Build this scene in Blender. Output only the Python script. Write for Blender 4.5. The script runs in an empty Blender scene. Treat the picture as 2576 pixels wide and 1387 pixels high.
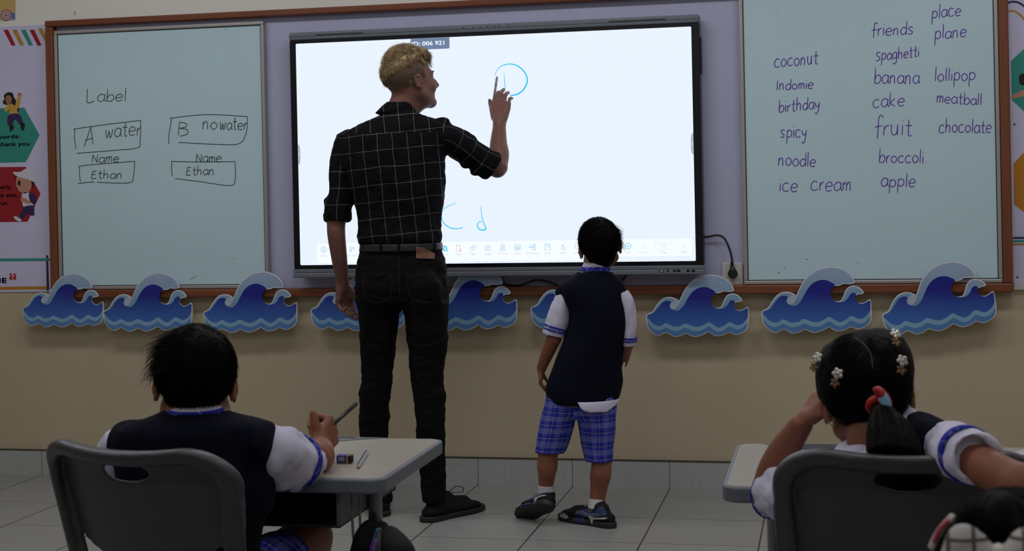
import bpy, bmesh, math, random
import numpy as np
import openvdb
from mathutils import Vector, Matrix, noise
from mathutils.bvhtree import BVHTree

# ------------------------------------------------------------------ camera
W, H = 2576, 1387
FPX = 3787.24
YAW, PITCH, ROLL = 0.21517, -0.00507, -0.02066
CAM = np.array([2.13205, -6.13005, 1.20694])
PPX, PPY = 1256.87, 510.58

def cam_axes():
    cy, sy = math.cos(YAW), math.sin(YAW)
    r = np.array([cy, sy, 0]); f = np.array([-sy, cy, 0]); u = np.array([0, 0, 1.0])
    cp, sp = math.cos(PITCH), math.sin(PITCH)
    f2 = f*cp + u*sp; u2 = u*cp - f*sp
    cr, sr = math.cos(ROLL), math.sin(ROLL)
    return r*cr + u2*sr, u2*cr - r*sr, f2
CR, CU, CF = cam_axes()

scene = bpy.context.scene
col = scene.collection
camd = bpy.data.cameras.new('camera')
camo = bpy.data.objects.new('camera', camd)
col.objects.link(camo)
camo.matrix_world = Matrix(((CR[0], CU[0], -CF[0], CAM[0]), (CR[1], CU[1], -CF[1], CAM[1]), (CR[2], CU[2], -CF[2], CAM[2]), (0, 0, 0, 1)))
camd.sensor_width = 36.0
camd.lens = FPX/W*36.0
camd.shift_x = (W/2 - PPX)/W
camd.shift_y = (PPY - H/2)/W
camd.clip_start = 0.05
camd.dof.use_dof = True
camd.dof.focus_distance = 5.4
camd.dof.aperture_fstop = 11.0
scene.camera = camo

# ------------------------------------------------------------------ world, lamps, exposure
world = bpy.data.worlds.new('world'); scene.world = world
world.use_nodes = True
world.node_tree.nodes['Background'].inputs[0].default_value = (0.75, 0.82, 1.0, 1)
world.node_tree.nodes['Background'].inputs[1].default_value = 0.05
scene.view_settings.view_transform = 'Standard'
scene.view_settings.look = 'None'
scene.view_settings.gamma = 1.0
scene.view_settings.use_curve_mapping = False
scene.view_settings.exposure = 0.0

def ceiling_lamp(name, x, y, z, sx, sy, watts, color=(0.98, 0.98, 1.0)):
    l = bpy.data.lights.new(name, 'AREA'); l.shape = 'RECTANGLE'; l.size = sx; l.size_y = sy
    l.energy = watts; l.color = color
    o = bpy.data.objects.new(name, l); col.objects.link(o); o.location = (x, y, z)
    return o
for ly, lw in ((-1.4, 11.0), (-3.6, 6.5), (-5.8, 6.5)):
    for lx in (-0.8, 1.0, 2.8):
        ceiling_lamp('ceiling_lamp', lx, ly, 2.83, 1.2, 0.3, lw)

# ------------------------------------------------------------------ helpers
def at(u, v, Y):
    d = CF + CR*(u-PPX)/FPX - CU*(v-PPY)/FPX
    return CAM + d*((Y-CAM[1])/d[1])
def atz(u, v, Z):
    d = CF + CR*(u-PPX)/FPX - CU*(v-PPY)/FPX
    return CAM + d*((Z-CAM[2])/d[2])
def mpp(P):                                   # metres per pixel at a point
    return float((np.asarray(P)-CAM) @ CF)/FPX
def nrm(v):
    v = np.asarray(v, float); return v/np.linalg.norm(v)

ORG = {}
def origin(o):
    return ORG.get(o.name, np.zeros(3)) if o else np.zeros(3)

def tag(o, label=None, cat=None, group=None, kind=None):
    if label: o['label'] = label
    if cat: o['category'] = cat
    if group: o['group'] = group
    if kind: o['kind'] = kind
    return o
def thing(name, loc, label, cat, group=None):
    o = bpy.data.objects.new(name, None); col.objects.link(o)
    o.empty_display_size = 0.1
    o.location = tuple(float(c) for c in loc); ORG[o.name] = np.array(loc, float)
    return tag(o, label, cat, group)
def mk(name, verts, faces, mat, parent=None, loc=None, smooth=False, uv=None, midx=None, label=None):
    """one mesh object; verts are in room coordinates"""
    verts = np.asarray(verts, float).reshape(-1, 3)
    if parent is not None: org = origin(parent)
    else: org = np.array(loc if loc is not None else (0, 0, 0), float)
    v = verts - org
    me = bpy.data.meshes.new(name)
    if isinstance(faces, np.ndarray) and faces.ndim == 2:
        n, k = faces.shape
        me.vertices.add(len(v)); me.vertices.foreach_set('co', v.astype(np.float32).ravel())
        me.loops.add(n*k); me.loops.foreach_set('vertex_index', faces.astype(np.int32).ravel())
        me.polygons.add(n)
        me.polygons.foreach_set('loop_start', np.arange(0, n*k, k, dtype=np.int32))
        me.update(calc_edges=True)
    else:
        me.from_pydata([tuple(p) for p in v], [], [tuple(int(i) for i in f) for f in faces]); me.update()
    if smooth: me.polygons.foreach_set('use_smooth', [True]*len(me.polygons))
    for m in (mat if isinstance(mat, (list, tuple)) else [mat]): me.materials.append(m)
    if midx is not None: me.polygons.foreach_set('material_index', np.asarray(midx, np.int32))
    if uv is not None:
        l = me.uv_layers.new(name='UVMap'); l.data.foreach_set('uv', np.asarray(uv, np.float32).ravel())
    o = bpy.data.objects.new(name, me); col.objects.link(o)
    if parent is not None:
        o.parent = parent; ORG[o.name] = org
    else:
        o.location = tuple(org); ORG[o.name] = org
    if label: o['label'] = label
    return o

class Geo:
    """collects pieces of one mesh"""
    def __init__(s): s.v = []; s.f = []; s.m = []
    def add(s, v, f, m=0):
        b = len(s.v); s.v += [tuple(p) for p in np.asarray(v, float)]
        s.f += [tuple(b+int(i) for i in q) for q in f]; s.m += [m]*len(f); return s
    def box(s, lo, hi, m=0, bev=0.0, seg=2):
        bm = bmesh.new(); bmesh.ops.create_cube(bm, size=1)
        lo = np.array(lo, float); hi = np.array(hi, float)
        for q in bm.verts: q.co = Vector(tuple((lo+hi)/2 + np.array(q.co)*(hi-lo)))
        if bev > 0: bmesh.ops.bevel(bm, geom=list(bm.edges), offset=bev, segments=seg, profile=.5, affect='EDGES')
        return s.bm(bm, m)
    def bm(s, bm, m=0):
        bm.verts.index_update()
        s.add([q.co[:] for q in bm.verts], [[q.index for q in f.verts] for f in bm.faces], m); bm.free(); return s
    def tube(s, pts, r, n=8, m=0, flat=None, closed=False, caps=True):
        """sweep a round section; r scalar or list; flat=(axis, factor)"""
        pts = np.asarray(pts, float); N = len(pts); r = np.broadcast_to(np.asarray(r, float), (N,))
        t = np.gradient(pts, axis=0) if not closed else np.roll(pts, -1, 0)-np.roll(pts, 1, 0)
        t /= np.linalg.norm(t, axis=1)[:, None]+1e-12
        a = np.array([0, 0, 1.0]) if abs(t[0][2]) < .9 else np.array([1.0, 0, 0])
        x = np.cross(a, t[0]); x /= np.linalg.norm(x)
        ang = np.arange(n)/n*2*math.pi; V = []
        for i in range(N):
            x = x - t[i]*(x@t[i]); x /= np.linalg.norm(x)+1e-12; y = np.cross(t[i], x)
            off = (np.cos(ang)[:, None]*x + np.sin(ang)[:, None]*y)*r[i]
            if flat is not None: off[:, flat[0]] *= flat[1]
            V.append(pts[i]+off)
        V = np.concatenate(V); F = []
        for i in range(N if closed else N-1):
            j = (i+1) % N
            for k in range(n): F.append((i*n+k, i*n+(k+1) % n, j*n+(k+1) % n, j*n+k))
        if not closed and caps:
            F.append(tuple(range(n))[::-1]); F.append(tuple((N-1)*n+k for k in range(n)))
        return s.add(V, F, m)
    def prism(s, poly, d, m=0):
        """poly: list of 3D points in a plane, extruded by vector d"""
        p = np.asarray(poly, float); n = len(p); d = np.asarray(d, float)
        F = [tuple(range(n)), tuple(range(2*n-1, n-1, -1))]
        F += [(i, n+i, n+(i+1) % n, (i+1) % n) for i in range(n)]
        # front must face -d
        c = np.zeros(3)
        for i in range(n): c += np.cross(p[i], p[(i+1) % n])
        if c @ d > 0: F = [f[::-1] for f in F]
        return s.add(np.concatenate([p, p+d]), F, m)
    def build(s, name, mat, parent=None, loc=None, smooth=False, label=None):
        return mk(name, np.array(s.v), s.f, mat, parent, loc, smooth, None, s.m if any(s.m) else None, label)

def spline(pts, n=8, closed=False):
    """Catmull-Rom through points"""
    p = np.asarray(pts, float); N = len(p)
    if N < 3 and not closed: return p
    out = []
    for i in range(N if closed else N-1):
        if closed: a, b, c, d = p[i-1], p[i], p[(i+1) % N], p[(i+2) % N]
        else: a, b, c, d = p[max(i-1, 0)], p[i], p[i+1], p[min(i+2, N-1)]
        for k in range(n):
            t = k/n
            out.append(.5*((2*b)+(c-a)*t+(2*a-5*b+4*c-d)*t*t+(3*b-a-3*c+d)*t**3))
    if not closed: out.append(p[-1])
    return np.array(out)

def text_geo(s, size, align='CENTER'):
    c = bpy.data.curves.new('t', 'FONT'); c.body = s; c.size = size; c.align_x = align; c.align_y = 'CENTER'
    c.resolution_u = 3
    o = bpy.data.objects.new('t', c); col.objects.link(o)
    dg = bpy.context.evaluated_depsgraph_get(); me = o.evaluated_get(dg).to_mesh()
    v = np.array([q.co[:] for q in me.vertices]); f = [tuple(p.vertices) for p in me.polygons]
    o.evaluated_get(dg).to_mesh_clear(); bpy.data.objects.remove(o); bpy.data.curves.remove(c)
    return v, f
def wall_text(geo, s, P, size, align='CENTER', m=0, bold=0, width=None):
    """flat lettering standing on the front wall side, facing the room"""
    v, f = text_geo(s, size, align)
    if not len(v): return
    if width: v[:, 0] *= width/(v[:, 0].max()-v[:, 0].min())
    for k in ([(0, 0)] if not bold else [(0, 0), (bold, 0), (-bold, 0), (0, bold), (0, -bold)]):
        geo.add(np.stack([P[0]+v[:, 0]+k[0], np.full(len(v), P[1])-abs(k[0]+k[1])*.002, P[2]+v[:, 1]+k[1]], 1), f, m)

# ------------------------------------------------------------------ materials
MATS = {}
def mat(name, color, rough=.6, spec=.4, metal=0, emit=None, strength=1, noise_amt=0, noise_scale=8, bump=0, bump_scale=60, coat=0):
    if name in MATS: return MATS[name]
    m = bpy.data.materials.new(name); m.use_nodes = True; nt = m.node_tree; b = nt.nodes['Principled BSDF']
    b.inputs['Base Color'].default_value = (*color, 1); b.inputs['Roughness'].default_value = rough
    b.inputs['Specular IOR Level'].default_value = spec; b.inputs['Metallic'].default_value = metal
    b.inputs['Coat Weight'].default_value = coat
    if emit:
        b.inputs['Emission Color'].default_value = (*emit, 1); b.inputs['Emission Strength'].default_value = strength
    if noise_amt or bump:
        tc = nt.nodes.new('ShaderNodeTexCoord')
    if noise_amt:
        n = nt.nodes.new('ShaderNodeTexNoise'); n.inputs['Scale'].default_value = noise_scale; n.inputs['Detail'].default_value = 5
        nt.links.new(tc.outputs['Object'], n.inputs['Vector'])
        r = nt.nodes.new('ShaderNodeMapRange'); r.inputs['From Min'].default_value = .25; r.inputs['From Max'].default_value = .75
        r.inputs['To Min'].default_value = 1-noise_amt; r.inputs['To Max'].default_value = 1+noise_amt
        nt.links.new(n.outputs['Fac'], r.inputs['Value'])
        mx = nt.nodes.new('ShaderNodeVectorMath'); mx.operation = 'SCALE'
        mx.inputs[0].default_value = color; nt.links.new(r.outputs[0], mx.inputs['Scale'])
        nt.links.new(mx.outputs[0], b.inputs['Base Color'])
    if bump:
        n2 = nt.nodes.new('ShaderNodeTexNoise'); n2.inputs['Scale'].default_value = bump_scale; n2.inputs['Detail'].default_value = 4
        nt.links.new(tc.outputs['Object'], n2.inputs['Vector'])
        bp = nt.nodes.new('ShaderNodeBump'); bp.inputs['Strength'].default_value = bump; bp.inputs['Distance'].default_value = .004
        nt.links.new(n2.outputs['Fac'], bp.inputs['Height']); nt.links.new(bp.outputs[0], b.inputs['Normal'])
    MATS[name] = m; return m

class NT:
    """small node-graph helper"""
    def __init__(s, m): s.nt = m.node_tree; s.b = s.nt.nodes['Principled BSDF']
    def n(s, t, **k):
        q = s.nt.nodes.new(t)
        for a, b in k.items(): setattr(q, a, b)
        return q
    def l(s, a, b): s.nt.links.new(a, b)
    def math(s, op, a, b=None, c=None):
        q = s.n('ShaderNodeMath', operation=op)
        for i, x in enumerate((a, b, c)):
            if x is None: continue
            if isinstance(x, (int, float)): q.inputs[i].default_value = x
            else: s.l(x, q.inputs[i])
        return q.outputs[0]
    def mix(s, f, a, b):
        q = s.n('ShaderNodeMix', data_type='RGBA')
        if isinstance(f, (int, float)): q.inputs[0].default_value = f
        else: s.l(f, q.inputs[0])
        for i, x in ((6, a), (7, b)):
            if isinstance(x, tuple): q.inputs[i].default_value = (*x, 1)
            else: s.l(x, q.inputs[i])
        return q.outputs[2]
    def noise(s, vec, scale, detail=3):
        q = s.n('ShaderNodeTexNoise'); q.inputs['Scale'].default_value = scale; q.inputs['Detail'].default_value = detail
        s.l(vec, q.inputs['Vector']); return q.outputs['Fac']
    def stripe(s, x, period, width, off=0.0):
        """1 inside a band of the given width repeating every period"""
        f = s.math('FRACT', s.math('ADD', s.math('DIVIDE', x, period), off))
        return s.math('LESS_THAN', f, width/period)
def newmat(name, rough=.6, spec=.4):
    m = bpy.data.materials.new(name); m.use_nodes = True; g = NT(m)
    g.b.inputs['Roughness'].default_value = rough; g.b.inputs['Specular IOR Level'].default_value = spec
    MATS[name] = m; return m, g

def floor_material():
    m, g = newmat('floor_tiles', .32, .35)
    tc = g.n('ShaderNodeTexCoord'); sp = g.n('ShaderNodeSeparateXYZ'); g.l(tc.outputs['Object'], sp.inputs[0])
    x = g.math('ADD', sp.outputs[0], 100*.4-1.07912); y = g.math('ADD', sp.outputs[1], 100*.4+.17966)
    fx = g.math('FRACT', g.math('DIVIDE', x, .4)); fy = g.math('FRACT', g.math('DIVIDE', y, .4))
    ix = g.math('FLOOR', g.math('DIVIDE', x, .4)); iy = g.math('FLOOR', g.math('DIVIDE', y, .4))
    gx = g.math('LESS_THAN', g.math('ABSOLUTE', g.math('SUBTRACT', fx, .5)), .493)
    gy = g.math('LESS_THAN', g.math('ABSOLUTE', g.math('SUBTRACT', fy, .5)), .4955)
    inside = g.math('MULTIPLY', gx, gy)
    h = g.math('FRACT', g.math('MULTIPLY', g.math('SINE', g.math('ADD', g.math('MULTIPLY', ix, 12.9), g.math('MULTIPLY', iy, 78.2))), 437.5))
    n = g.noise(tc.outputs['Object'], 3.0, 6); n2 = g.noise(tc.outputs['Object'], 40.0, 3)
    k = g.math('ADD', g.math('ADD', g.math('MULTIPLY', h, .06), g.math('MULTIPLY', n, .18)), g.math('MULTIPLY', n2, .06))
    c = g.mix(k, (.275, .275, .267), (.415, .415, .40))
    g.l(g.mix(inside, (.035, .033, .03), c), g.b.inputs['Base Color'])
    return m
def wood_material(name, c1, c2, axis, scale=1.0, rough=.42):
    m, g = newmat(name, rough, .4)
    tc = g.n('ShaderNodeTexCoord'); mp = g.n('ShaderNodeMapping')
    sc = [60*scale]*3; sc[axis] = 2.5*scale; mp.inputs['Scale'].default_value = sc
    g.l(tc.outputs['Object'], mp.inputs[0])
    n = g.noise(mp.outputs[0], 1.0, 6)
    r = g.n('ShaderNodeMapRange'); r.inputs['From Min'].default_value = .3; r.inputs['From Max'].default_value = .7; g.l(n, r.inputs['Value'])
    g.l(g.mix(r.outputs[0], c1, c2), g.b.inputs['Base Color']); return m
def plaid_material(name, base, line, pu, pv, wu, wv, warp=.006, dark=None):
    """thin window-pane check over UV (metres)"""
    m, g = newmat(name, .85, .15)
    uv = g.n('ShaderNodeUVMap'); sp = g.n('ShaderNodeSeparateXYZ'); g.l(uv.outputs[0], sp.inputs[0])
    tc = g.n('ShaderNodeTexCoord')
    n1 = g.noise(tc.outputs['Object'], 7.0, 2)
    mp = g.n('ShaderNodeVectorMath', operation='ADD'); mp.inputs[1].default_value = (5.3, 2.1, 9.7); g.l(tc.outputs['Object'], mp.inputs[0])
    n2 = g.noise(mp.outputs[0], 7.0, 2)
    u = g.math('ADD', sp.outputs[0], g.math('MULTIPLY', g.math('SUBTRACT', n1, .5), warp))
    v = g.math('ADD', sp.outputs[1], g.math('MULTIPLY', g.math('SUBTRACT', n2, .5), warp))
    a = g.stripe(g.math('ADD', u, 10), pu, wu); b = g.stripe(g.math('ADD', v, 10), pv, wv)
    k = g.math('MULTIPLY', g.math('MAXIMUM', a, b), g.math('ADD', .25, g.math('MULTIPLY', g.noise(tc.outputs['Object'], 12, 2), .9)))
    kk = g.math('ADD', k, g.math('MULTIPLY', g.math('MULTIPLY', a, b), .5))
    g.l(g.mix(g.math('MINIMUM', kk, 1), base, line), g.b.inputs['Base Color']); return m
def school_plaid(name):
    m, g = newmat(name, .8, .2)
    uv = g.n('ShaderNodeUVMap'); sp = g.n('ShaderNodeSeparateXYZ'); g.l(uv.outputs[0], sp.inputs[0])
    tc = g.n('ShaderNodeTexCoord')
    n1 = g.math('MULTIPLY', g.math('SUBTRACT', g.noise(tc.outputs['Object'], 6, 0), .5), .010)
    u = g.math('ADD', g.math('ADD', sp.outputs[0], 10), n1); v = g.math('ADD', g.math('ADD', sp.outputs[1], 10), n1)
    P = .048
    def lines(x):
        t = g.math('MULTIPLY', g.stripe(x, .0046, .0013), g.stripe(x, P, .019))
        e = g.stripe(x, P, .0016, .28)
        return g.math('MAXIMUM', t, e)
    dk = g.math('ADD', g.math('MULTIPLY', g.stripe(u, P, .014, .45), .5), g.math('MULTIPLY', g.stripe(v, P, .014, .45), .5))
    base = g.mix(dk, (.026, .038, .36), (.008, .010, .26))
    w = g.math('MINIMUM', g.math('ADD', g.math('MULTIPLY', lines(u), .26), g.math('MULTIPLY', lines(v), .46)), 1)
    g.l(g.mix(w, base, (.62, .62, .72)), g.b.inputs['Base Color']); return m
def trim_material(name):
    m, g = newmat(name, .75, .2)
    tc = g.n('ShaderNodeTexCoord')
    ck = g.n('ShaderNodeTexChecker'); ck.inputs['Scale'].default_value = 330; g.l(tc.outputs['Object'], ck.inputs[0])
    n = g.noise(tc.outputs['Object'], 90, 1)
    k = g.math('MULTIPLY', ck.outputs['Fac'], g.math('GREATER_THAN', n, .56))
    g.l(g.mix(k, (.018, .022, .34), (.20, .21, .52)), g.b.inputs['Base Color']); return m
def gradient_material(name, c1, c2, axis, lo, hi, rough=.35, c3=None):
    """printed two-colour blend along one axis of the object itself"""
    m, g = newmat(name, rough, .4)
    tc = g.n('ShaderNodeTexCoord'); sp = g.n('ShaderNodeSeparateXYZ'); g.l(tc.outputs['Object'], sp.inputs[0])
    n = g.math('MULTIPLY', g.math('SUBTRACT', g.noise(tc.outputs['Object'], 7, 3), .5), (hi-lo)*.5)
    r = g.n('ShaderNodeMapRange'); r.inputs['From Min'].default_value = lo; r.inputs['From Max'].default_value = hi
    g.l(g.math('ADD', sp.outputs[axis], n), r.inputs['Value'])
    g.l(g.mix(r.outputs[0], c1, c2), g.b.inputs['Base Color']); return m
def skin_material(name, c, red=.12):
    m, g = newmat(name, .5, .35)
    tc = g.n('ShaderNodeTexCoord'); n = g.noise(tc.outputs['Object'], 14, 4)
    g.l(g.mix(n, tuple(x*(.88) for x in c), (c[0]*1.12, c[1]*1.04, c[2]*1.02)), g.b.inputs['Base Color'])
    g.b.inputs['Subsurface Weight'].default_value = .08
    g.b.inputs['Subsurface Radius'].default_value = (.012, .004, .002)
    return m
def hair_material(name, c1, c2, rough=.42, spec=.45, scale=90):
    m, g = newmat(name, rough, spec)
    tc = g.n('ShaderNodeTexCoord'); n = g.noise(tc.outputs['Object'], scale, 3)
    r = g.n('ShaderNodeMapRange'); r.inputs['From Min'].default_value = .35; r.inputs['From Max'].default_value = .65; g.l(n, r.inputs['Value'])
    g.l(g.mix(r.outputs[0], c1, c2), g.b.inputs['Base Color']); return m

# ------------------------------------------------------------------ distance-field sculpting
class Vox:
    def __init__(s, lo, hi, h):
        s.lo = np.array(lo, float); s.h = h
        s.n = np.maximum(np.ceil((np.array(hi, float)-s.lo)/h).astype(int)+1, 4)
        s.d = np.full(s.n, 1.0, np.float32)
    def sl(s, lo, hi):
        a = np.clip(np.floor((np.array(lo)-s.lo)/s.h).astype(int)-1, 0, s.n)
        b = np.clip(np.ceil((np.array(hi)-s.lo)/s.h).astype(int)+2, 0, s.n)
        return tuple(slice(int(i), int(j)) for i, j in zip(a, b)) if (b > a).all() else None
    def xyz(s, sl):
        g = [((np.arange(q.start, q.stop)*s.h)+s.lo[i]).astype(np.float32) for i, q in enumerate(sl)]
        return g[0][:, None, None], g[1][None, :, None], g[2][None, None, :]
    def put(s, sl, dn, k=0.0):
        d = s.d[sl]
        if k > 0:
            t = np.clip(.5+.5*(d-dn)/k, 0, 1); s.d[sl] = d*(1-t)+dn*t-k*t*(1-t)
        else: s.d[sl] = np.minimum(d, dn)
    def cut(s, sl, dn, k=0.0):
        d = s.d[sl]; e = -dn
        if k > 0:
            t = np.clip(.5-.5*(d-e)/k, 0, 1); s.d[sl] = d*(1-t)+e*t+k*t*(1-t)
        else: s.d[sl] = np.maximum(d, e)
    def cap(s, p, q, r0, r1=None, k=0.0, sub=False):
        p = np.asarray(p, float); q = np.asarray(q, float); r1 = r0 if r1 is None else r1
        R = max(r0, r1)+k+3*s.h; sl = s.sl(np.minimum(p, q)-R, np.maximum(p, q)+R)
        if sl is None: return
        X, Y, Z = s.xyz(sl); a = q-p; L = a@a+1e-12
        t = np.clip(((X-p[0])*a[0]+(Y-p[1])*a[1]+(Z-p[2])*a[2])/L, 0, 1)
        d = np.sqrt((X-p[0]-t*a[0])**2+(Y-p[1]-t*a[1])**2+(Z-p[2]-t*a[2])**2)-(r0+(r1-r0)*t)
        (s.cut if sub else s.put)(sl, d, k)
    def chain(s, pts, rs, k=0.0):
        for i in range(len(pts)-1): s.cap(pts[i], pts[i+1], rs[i], rs[i+1], k if i == 0 else min(k, .006))
    def ell(s, c, r, ax=None, k=0.0, sub=False):
        c = np.asarray(c, float); r = np.asarray(r, float); ax = np.eye(3) if ax is None else np.asarray(ax)
        R = r.max()+k+3*s.h; sl = s.sl(c-R, c+R)
        if sl is None: return
        X, Y, Z = s.xyz(sl); X = X-c[0]; Y = Y-c[1]; Z = Z-c[2]
        q = 0; q2 = 0
        for i in range(3):
            w = X*ax[i][0]+Y*ax[i][1]+Z*ax[i][2]
            q = q+(w/r[i])**2; q2 = q2+(w/r[i]**2)**2
        q = np.sqrt(q); d = q*(q-1)/(np.sqrt(q2)+1e-6)
        (s.cut if sub else s.put)(sl, d.astype(np.float32), k)
    def loft(s, L, k=0.0, grow=0.0, sub=False, t0=0.0, t1=1.0):
        """L: Loft; t0..t1 part of its length"""
        c, a, b, sd, nn, T = L.c, L.a+grow, L.b+grow, L.s, L.nv, L.t
        i0 = int(round(t0*(len(c)-1))); i1 = int(round(t1*(len(c)-1)))
        R = max(a[i0:i1+1].max(), b[i0:i1+1].max())+k+3*s.h
        sl = s.sl(c[i0:i1+1].min(0)-R, c[i0:i1+1].max(0)+R)
        if sl is None: return
        tmp = np.full([q.stop-q.start for q in sl], 1.0, np.float32)
        off = np.array([q.start for q in sl])
        for i in range(i0, i1):
            r = max(a[i], a[i+1], b[i], b[i+1])+k+3*s.h
            ss = s.sl(np.minimum(c[i], c[i+1])-r, np.maximum(c[i], c[i+1])+r)
            if ss is None: continue
            X, Y, Z = s.xyz(ss); p = c[i]; e = c[i+1]-c[i]
            X = X-p[0]; Y = Y-p[1]; Z = Z-p[2]
            ax = L.fix if L.fix is not None else e/(np.linalg.norm(e)+1e-9)
            Ln = e @ ax+1e-9
            w = X*ax[0]+Y*ax[1]+Z*ax[2]; t = np.clip(w/Ln, 0, 1); w = w-t*Ln
            A = a[i]+(a[i+1]-a[i])*t; B = b[i]+(b[i+1]-b[i])*t
            if L.fix is not None: X = X-e[0]*t+ax[0]*Ln*t; Y = Y-e[1]*t+ax[1]*Ln*t; Z = Z-e[2]*t+ax[2]*Ln*t
            u = X*sd[i][0]+Y*sd[i][1]+Z*sd[i][2]; v = X*nn[i][0]+Y*nn[i][1]+Z*nn[i][2]
            m = np.minimum(A, B)
            q = np.sqrt((u/A)**2+(v/B)**2)
            dr = q*(q-1)/(np.sqrt((u/A**2)**2+(v/B**2)**2)+1e-6)
            if L.fix is not None: d = np.where(np.abs(w) > 1e-6, np.sqrt(np.maximum(dr, 0)**2+w**2), dr)
            else: d = np.where(np.abs(w) > 1e-6, (np.sqrt((u/A)**2+(v/B)**2+(w/m)**2)-1)*m, dr)
            loc = tuple(slice(z.start-o, z.stop-o) for z, o in zip(ss, off))
            tmp[loc] = np.minimum(tmp[loc], d.astype(np.float32))
        if L.flat and L.fix is None:
            X, Y, Z = s.xyz(sl)
            for i, sg in ((i0, -1), (i1, 1)):
                tt = L.t[i]*sg; tmp = np.maximum(tmp, ((X-c[i][0])*tt[0]+(Y-c[i][1])*tt[1]+(Z-c[i][2])*tt[2]).astype(np.float32))
        (s.cut if sub else s.put)(sl, tmp, k)
    def plane(s, p, n, lo=None, hi=None, k=0.0):
        """cut away everything on the side n points to"""
        sl = s.sl(lo if lo is not None else s.lo, hi if hi is not None else s.lo+s.n*s.h)
        X, Y, Z = s.xyz(sl); d = (X-p[0])*n[0]+(Y-p[1])*n[1]+(Z-p[2])*n[2]
        s.cut(sl, (-d).astype(np.float32), k)
    def mesh(s, smooth=2):
        h = s.h; d = np.clip(s.d, -3*h, 3*h).astype(np.float32)
        for i in range(3):
            sl = [slice(None)]*3
            for e in (0, -1): sl[i] = e; d[tuple(sl)] = 3*h
        g = openvdb.FloatGrid(3*h); g.copyFromArray(d)
        v, f = g.convertToQuads(0.0)
        v = v.astype(float)*h+s.lo; f = f.astype(np.int64)
        tri = v[f[:, :3]]; vol = np.einsum('ij,ij->i', tri[:, 0], np.cross(tri[:, 1], tri[:, 2])).sum()
        if vol < 0: f = f[:, ::-1].copy()
        for _ in range(smooth):
            acc = np.zeros_like(v); cnt = np.zeros(len(v))
            for a, b in ((0, 1), (1, 2), (2, 3), (3, 0)):
                np.add.at(acc, f[:, a], v[f[:, b]]); np.add.at(acc, f[:, b], v[f[:, a]])
                np.add.at(cnt, f[:, a], 1); np.add.at(cnt, f[:, b], 1)
            v = v*.5+.5*acc/np.maximum(cnt, 1)[:, None]
        return v, f

def normals(v, f):
    n = np.zeros_like(v); a = np.cross(v[f[:, 2]]-v[f[:, 0]], v[f[:, 3]]-v[f[:, 1]])
    for i in range(4): np.add.at(n, f[:, i], a)
    return n/(np.linalg.norm(n, axis=1)[:, None]+1e-12)
def folds(v, f, amp, freq, seed=0, stretch=(1, 1, 1), mask=None):
    """cloth creases: push vertices along their normals by smooth noise"""
    n = normals(v, f); o = np.array([seed*3.1, seed*7.7, seed*1.9]); st = np.array(stretch)
    d = np.array([noise.noise(Vector(tuple(p*st*freq+o)))+.5*noise.noise(Vector(tuple(p*st*freq*2.1+o))) for p in v])
    d = np.sign(d)*np.abs(d)**.8
    if mask is not None: d = d*mask
    return v+n*(d*amp)[:, None]

def tree(v, f): return BVHTree.FromPolygons([tuple(p) for p in v], [tuple(int(i) for i in q) for q in f])
def drape(bv, u, v, off=.0015, Y=None):
    """point of a surface met by a sight line, lifted a little towards the room"""
    d = CF+CR*(u-PPX)/FPX-CU*(v-PPY)/FPX; d = d/np.linalg.norm(d)
    h = bv.ray_cast(Vector(tuple(CAM)), Vector(tuple(d)))
    return None if h[0] is None else np.array(h[0])-d*off
def patch_mesh(poly, fn, name, m, parent, cuts=2, label=None):
    """polygon in two parameters, refined and laid on a surface by fn(a, b) -> point"""
    bm = bmesh.new(); vs = [bm.verts.new((a, b, 0)) for a, b in poly]; bm.faces.new(vs)
    bmesh.ops.triangulate(bm, faces=bm.faces)
    for _ in range(cuts): bmesh.ops.subdivide_edges(bm, edges=bm.edges, cuts=1, use_grid_fill=True)
    bmesh.ops.triangulate(bm, faces=bm.faces); bm.verts.index_update()
    P = [fn(q.co.x, q.co.y) for q in bm.verts]; F = [[q.index for q in f.verts] for f in bm.faces]; bm.free()
    F = [f for f in F if all(P[i] is not None for i in f)]; P = [p if p is not None else np.zeros(3) for p in P]
    used = sorted({i for f in F for i in f}); re_ = {i: k for k, i in enumerate(used)}
    if not F: return None
    return mk(name, np.array([P[i] for i in used]), [tuple(re_[i] for i in f) for f in F], m, parent, smooth=True, label=label)

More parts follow.
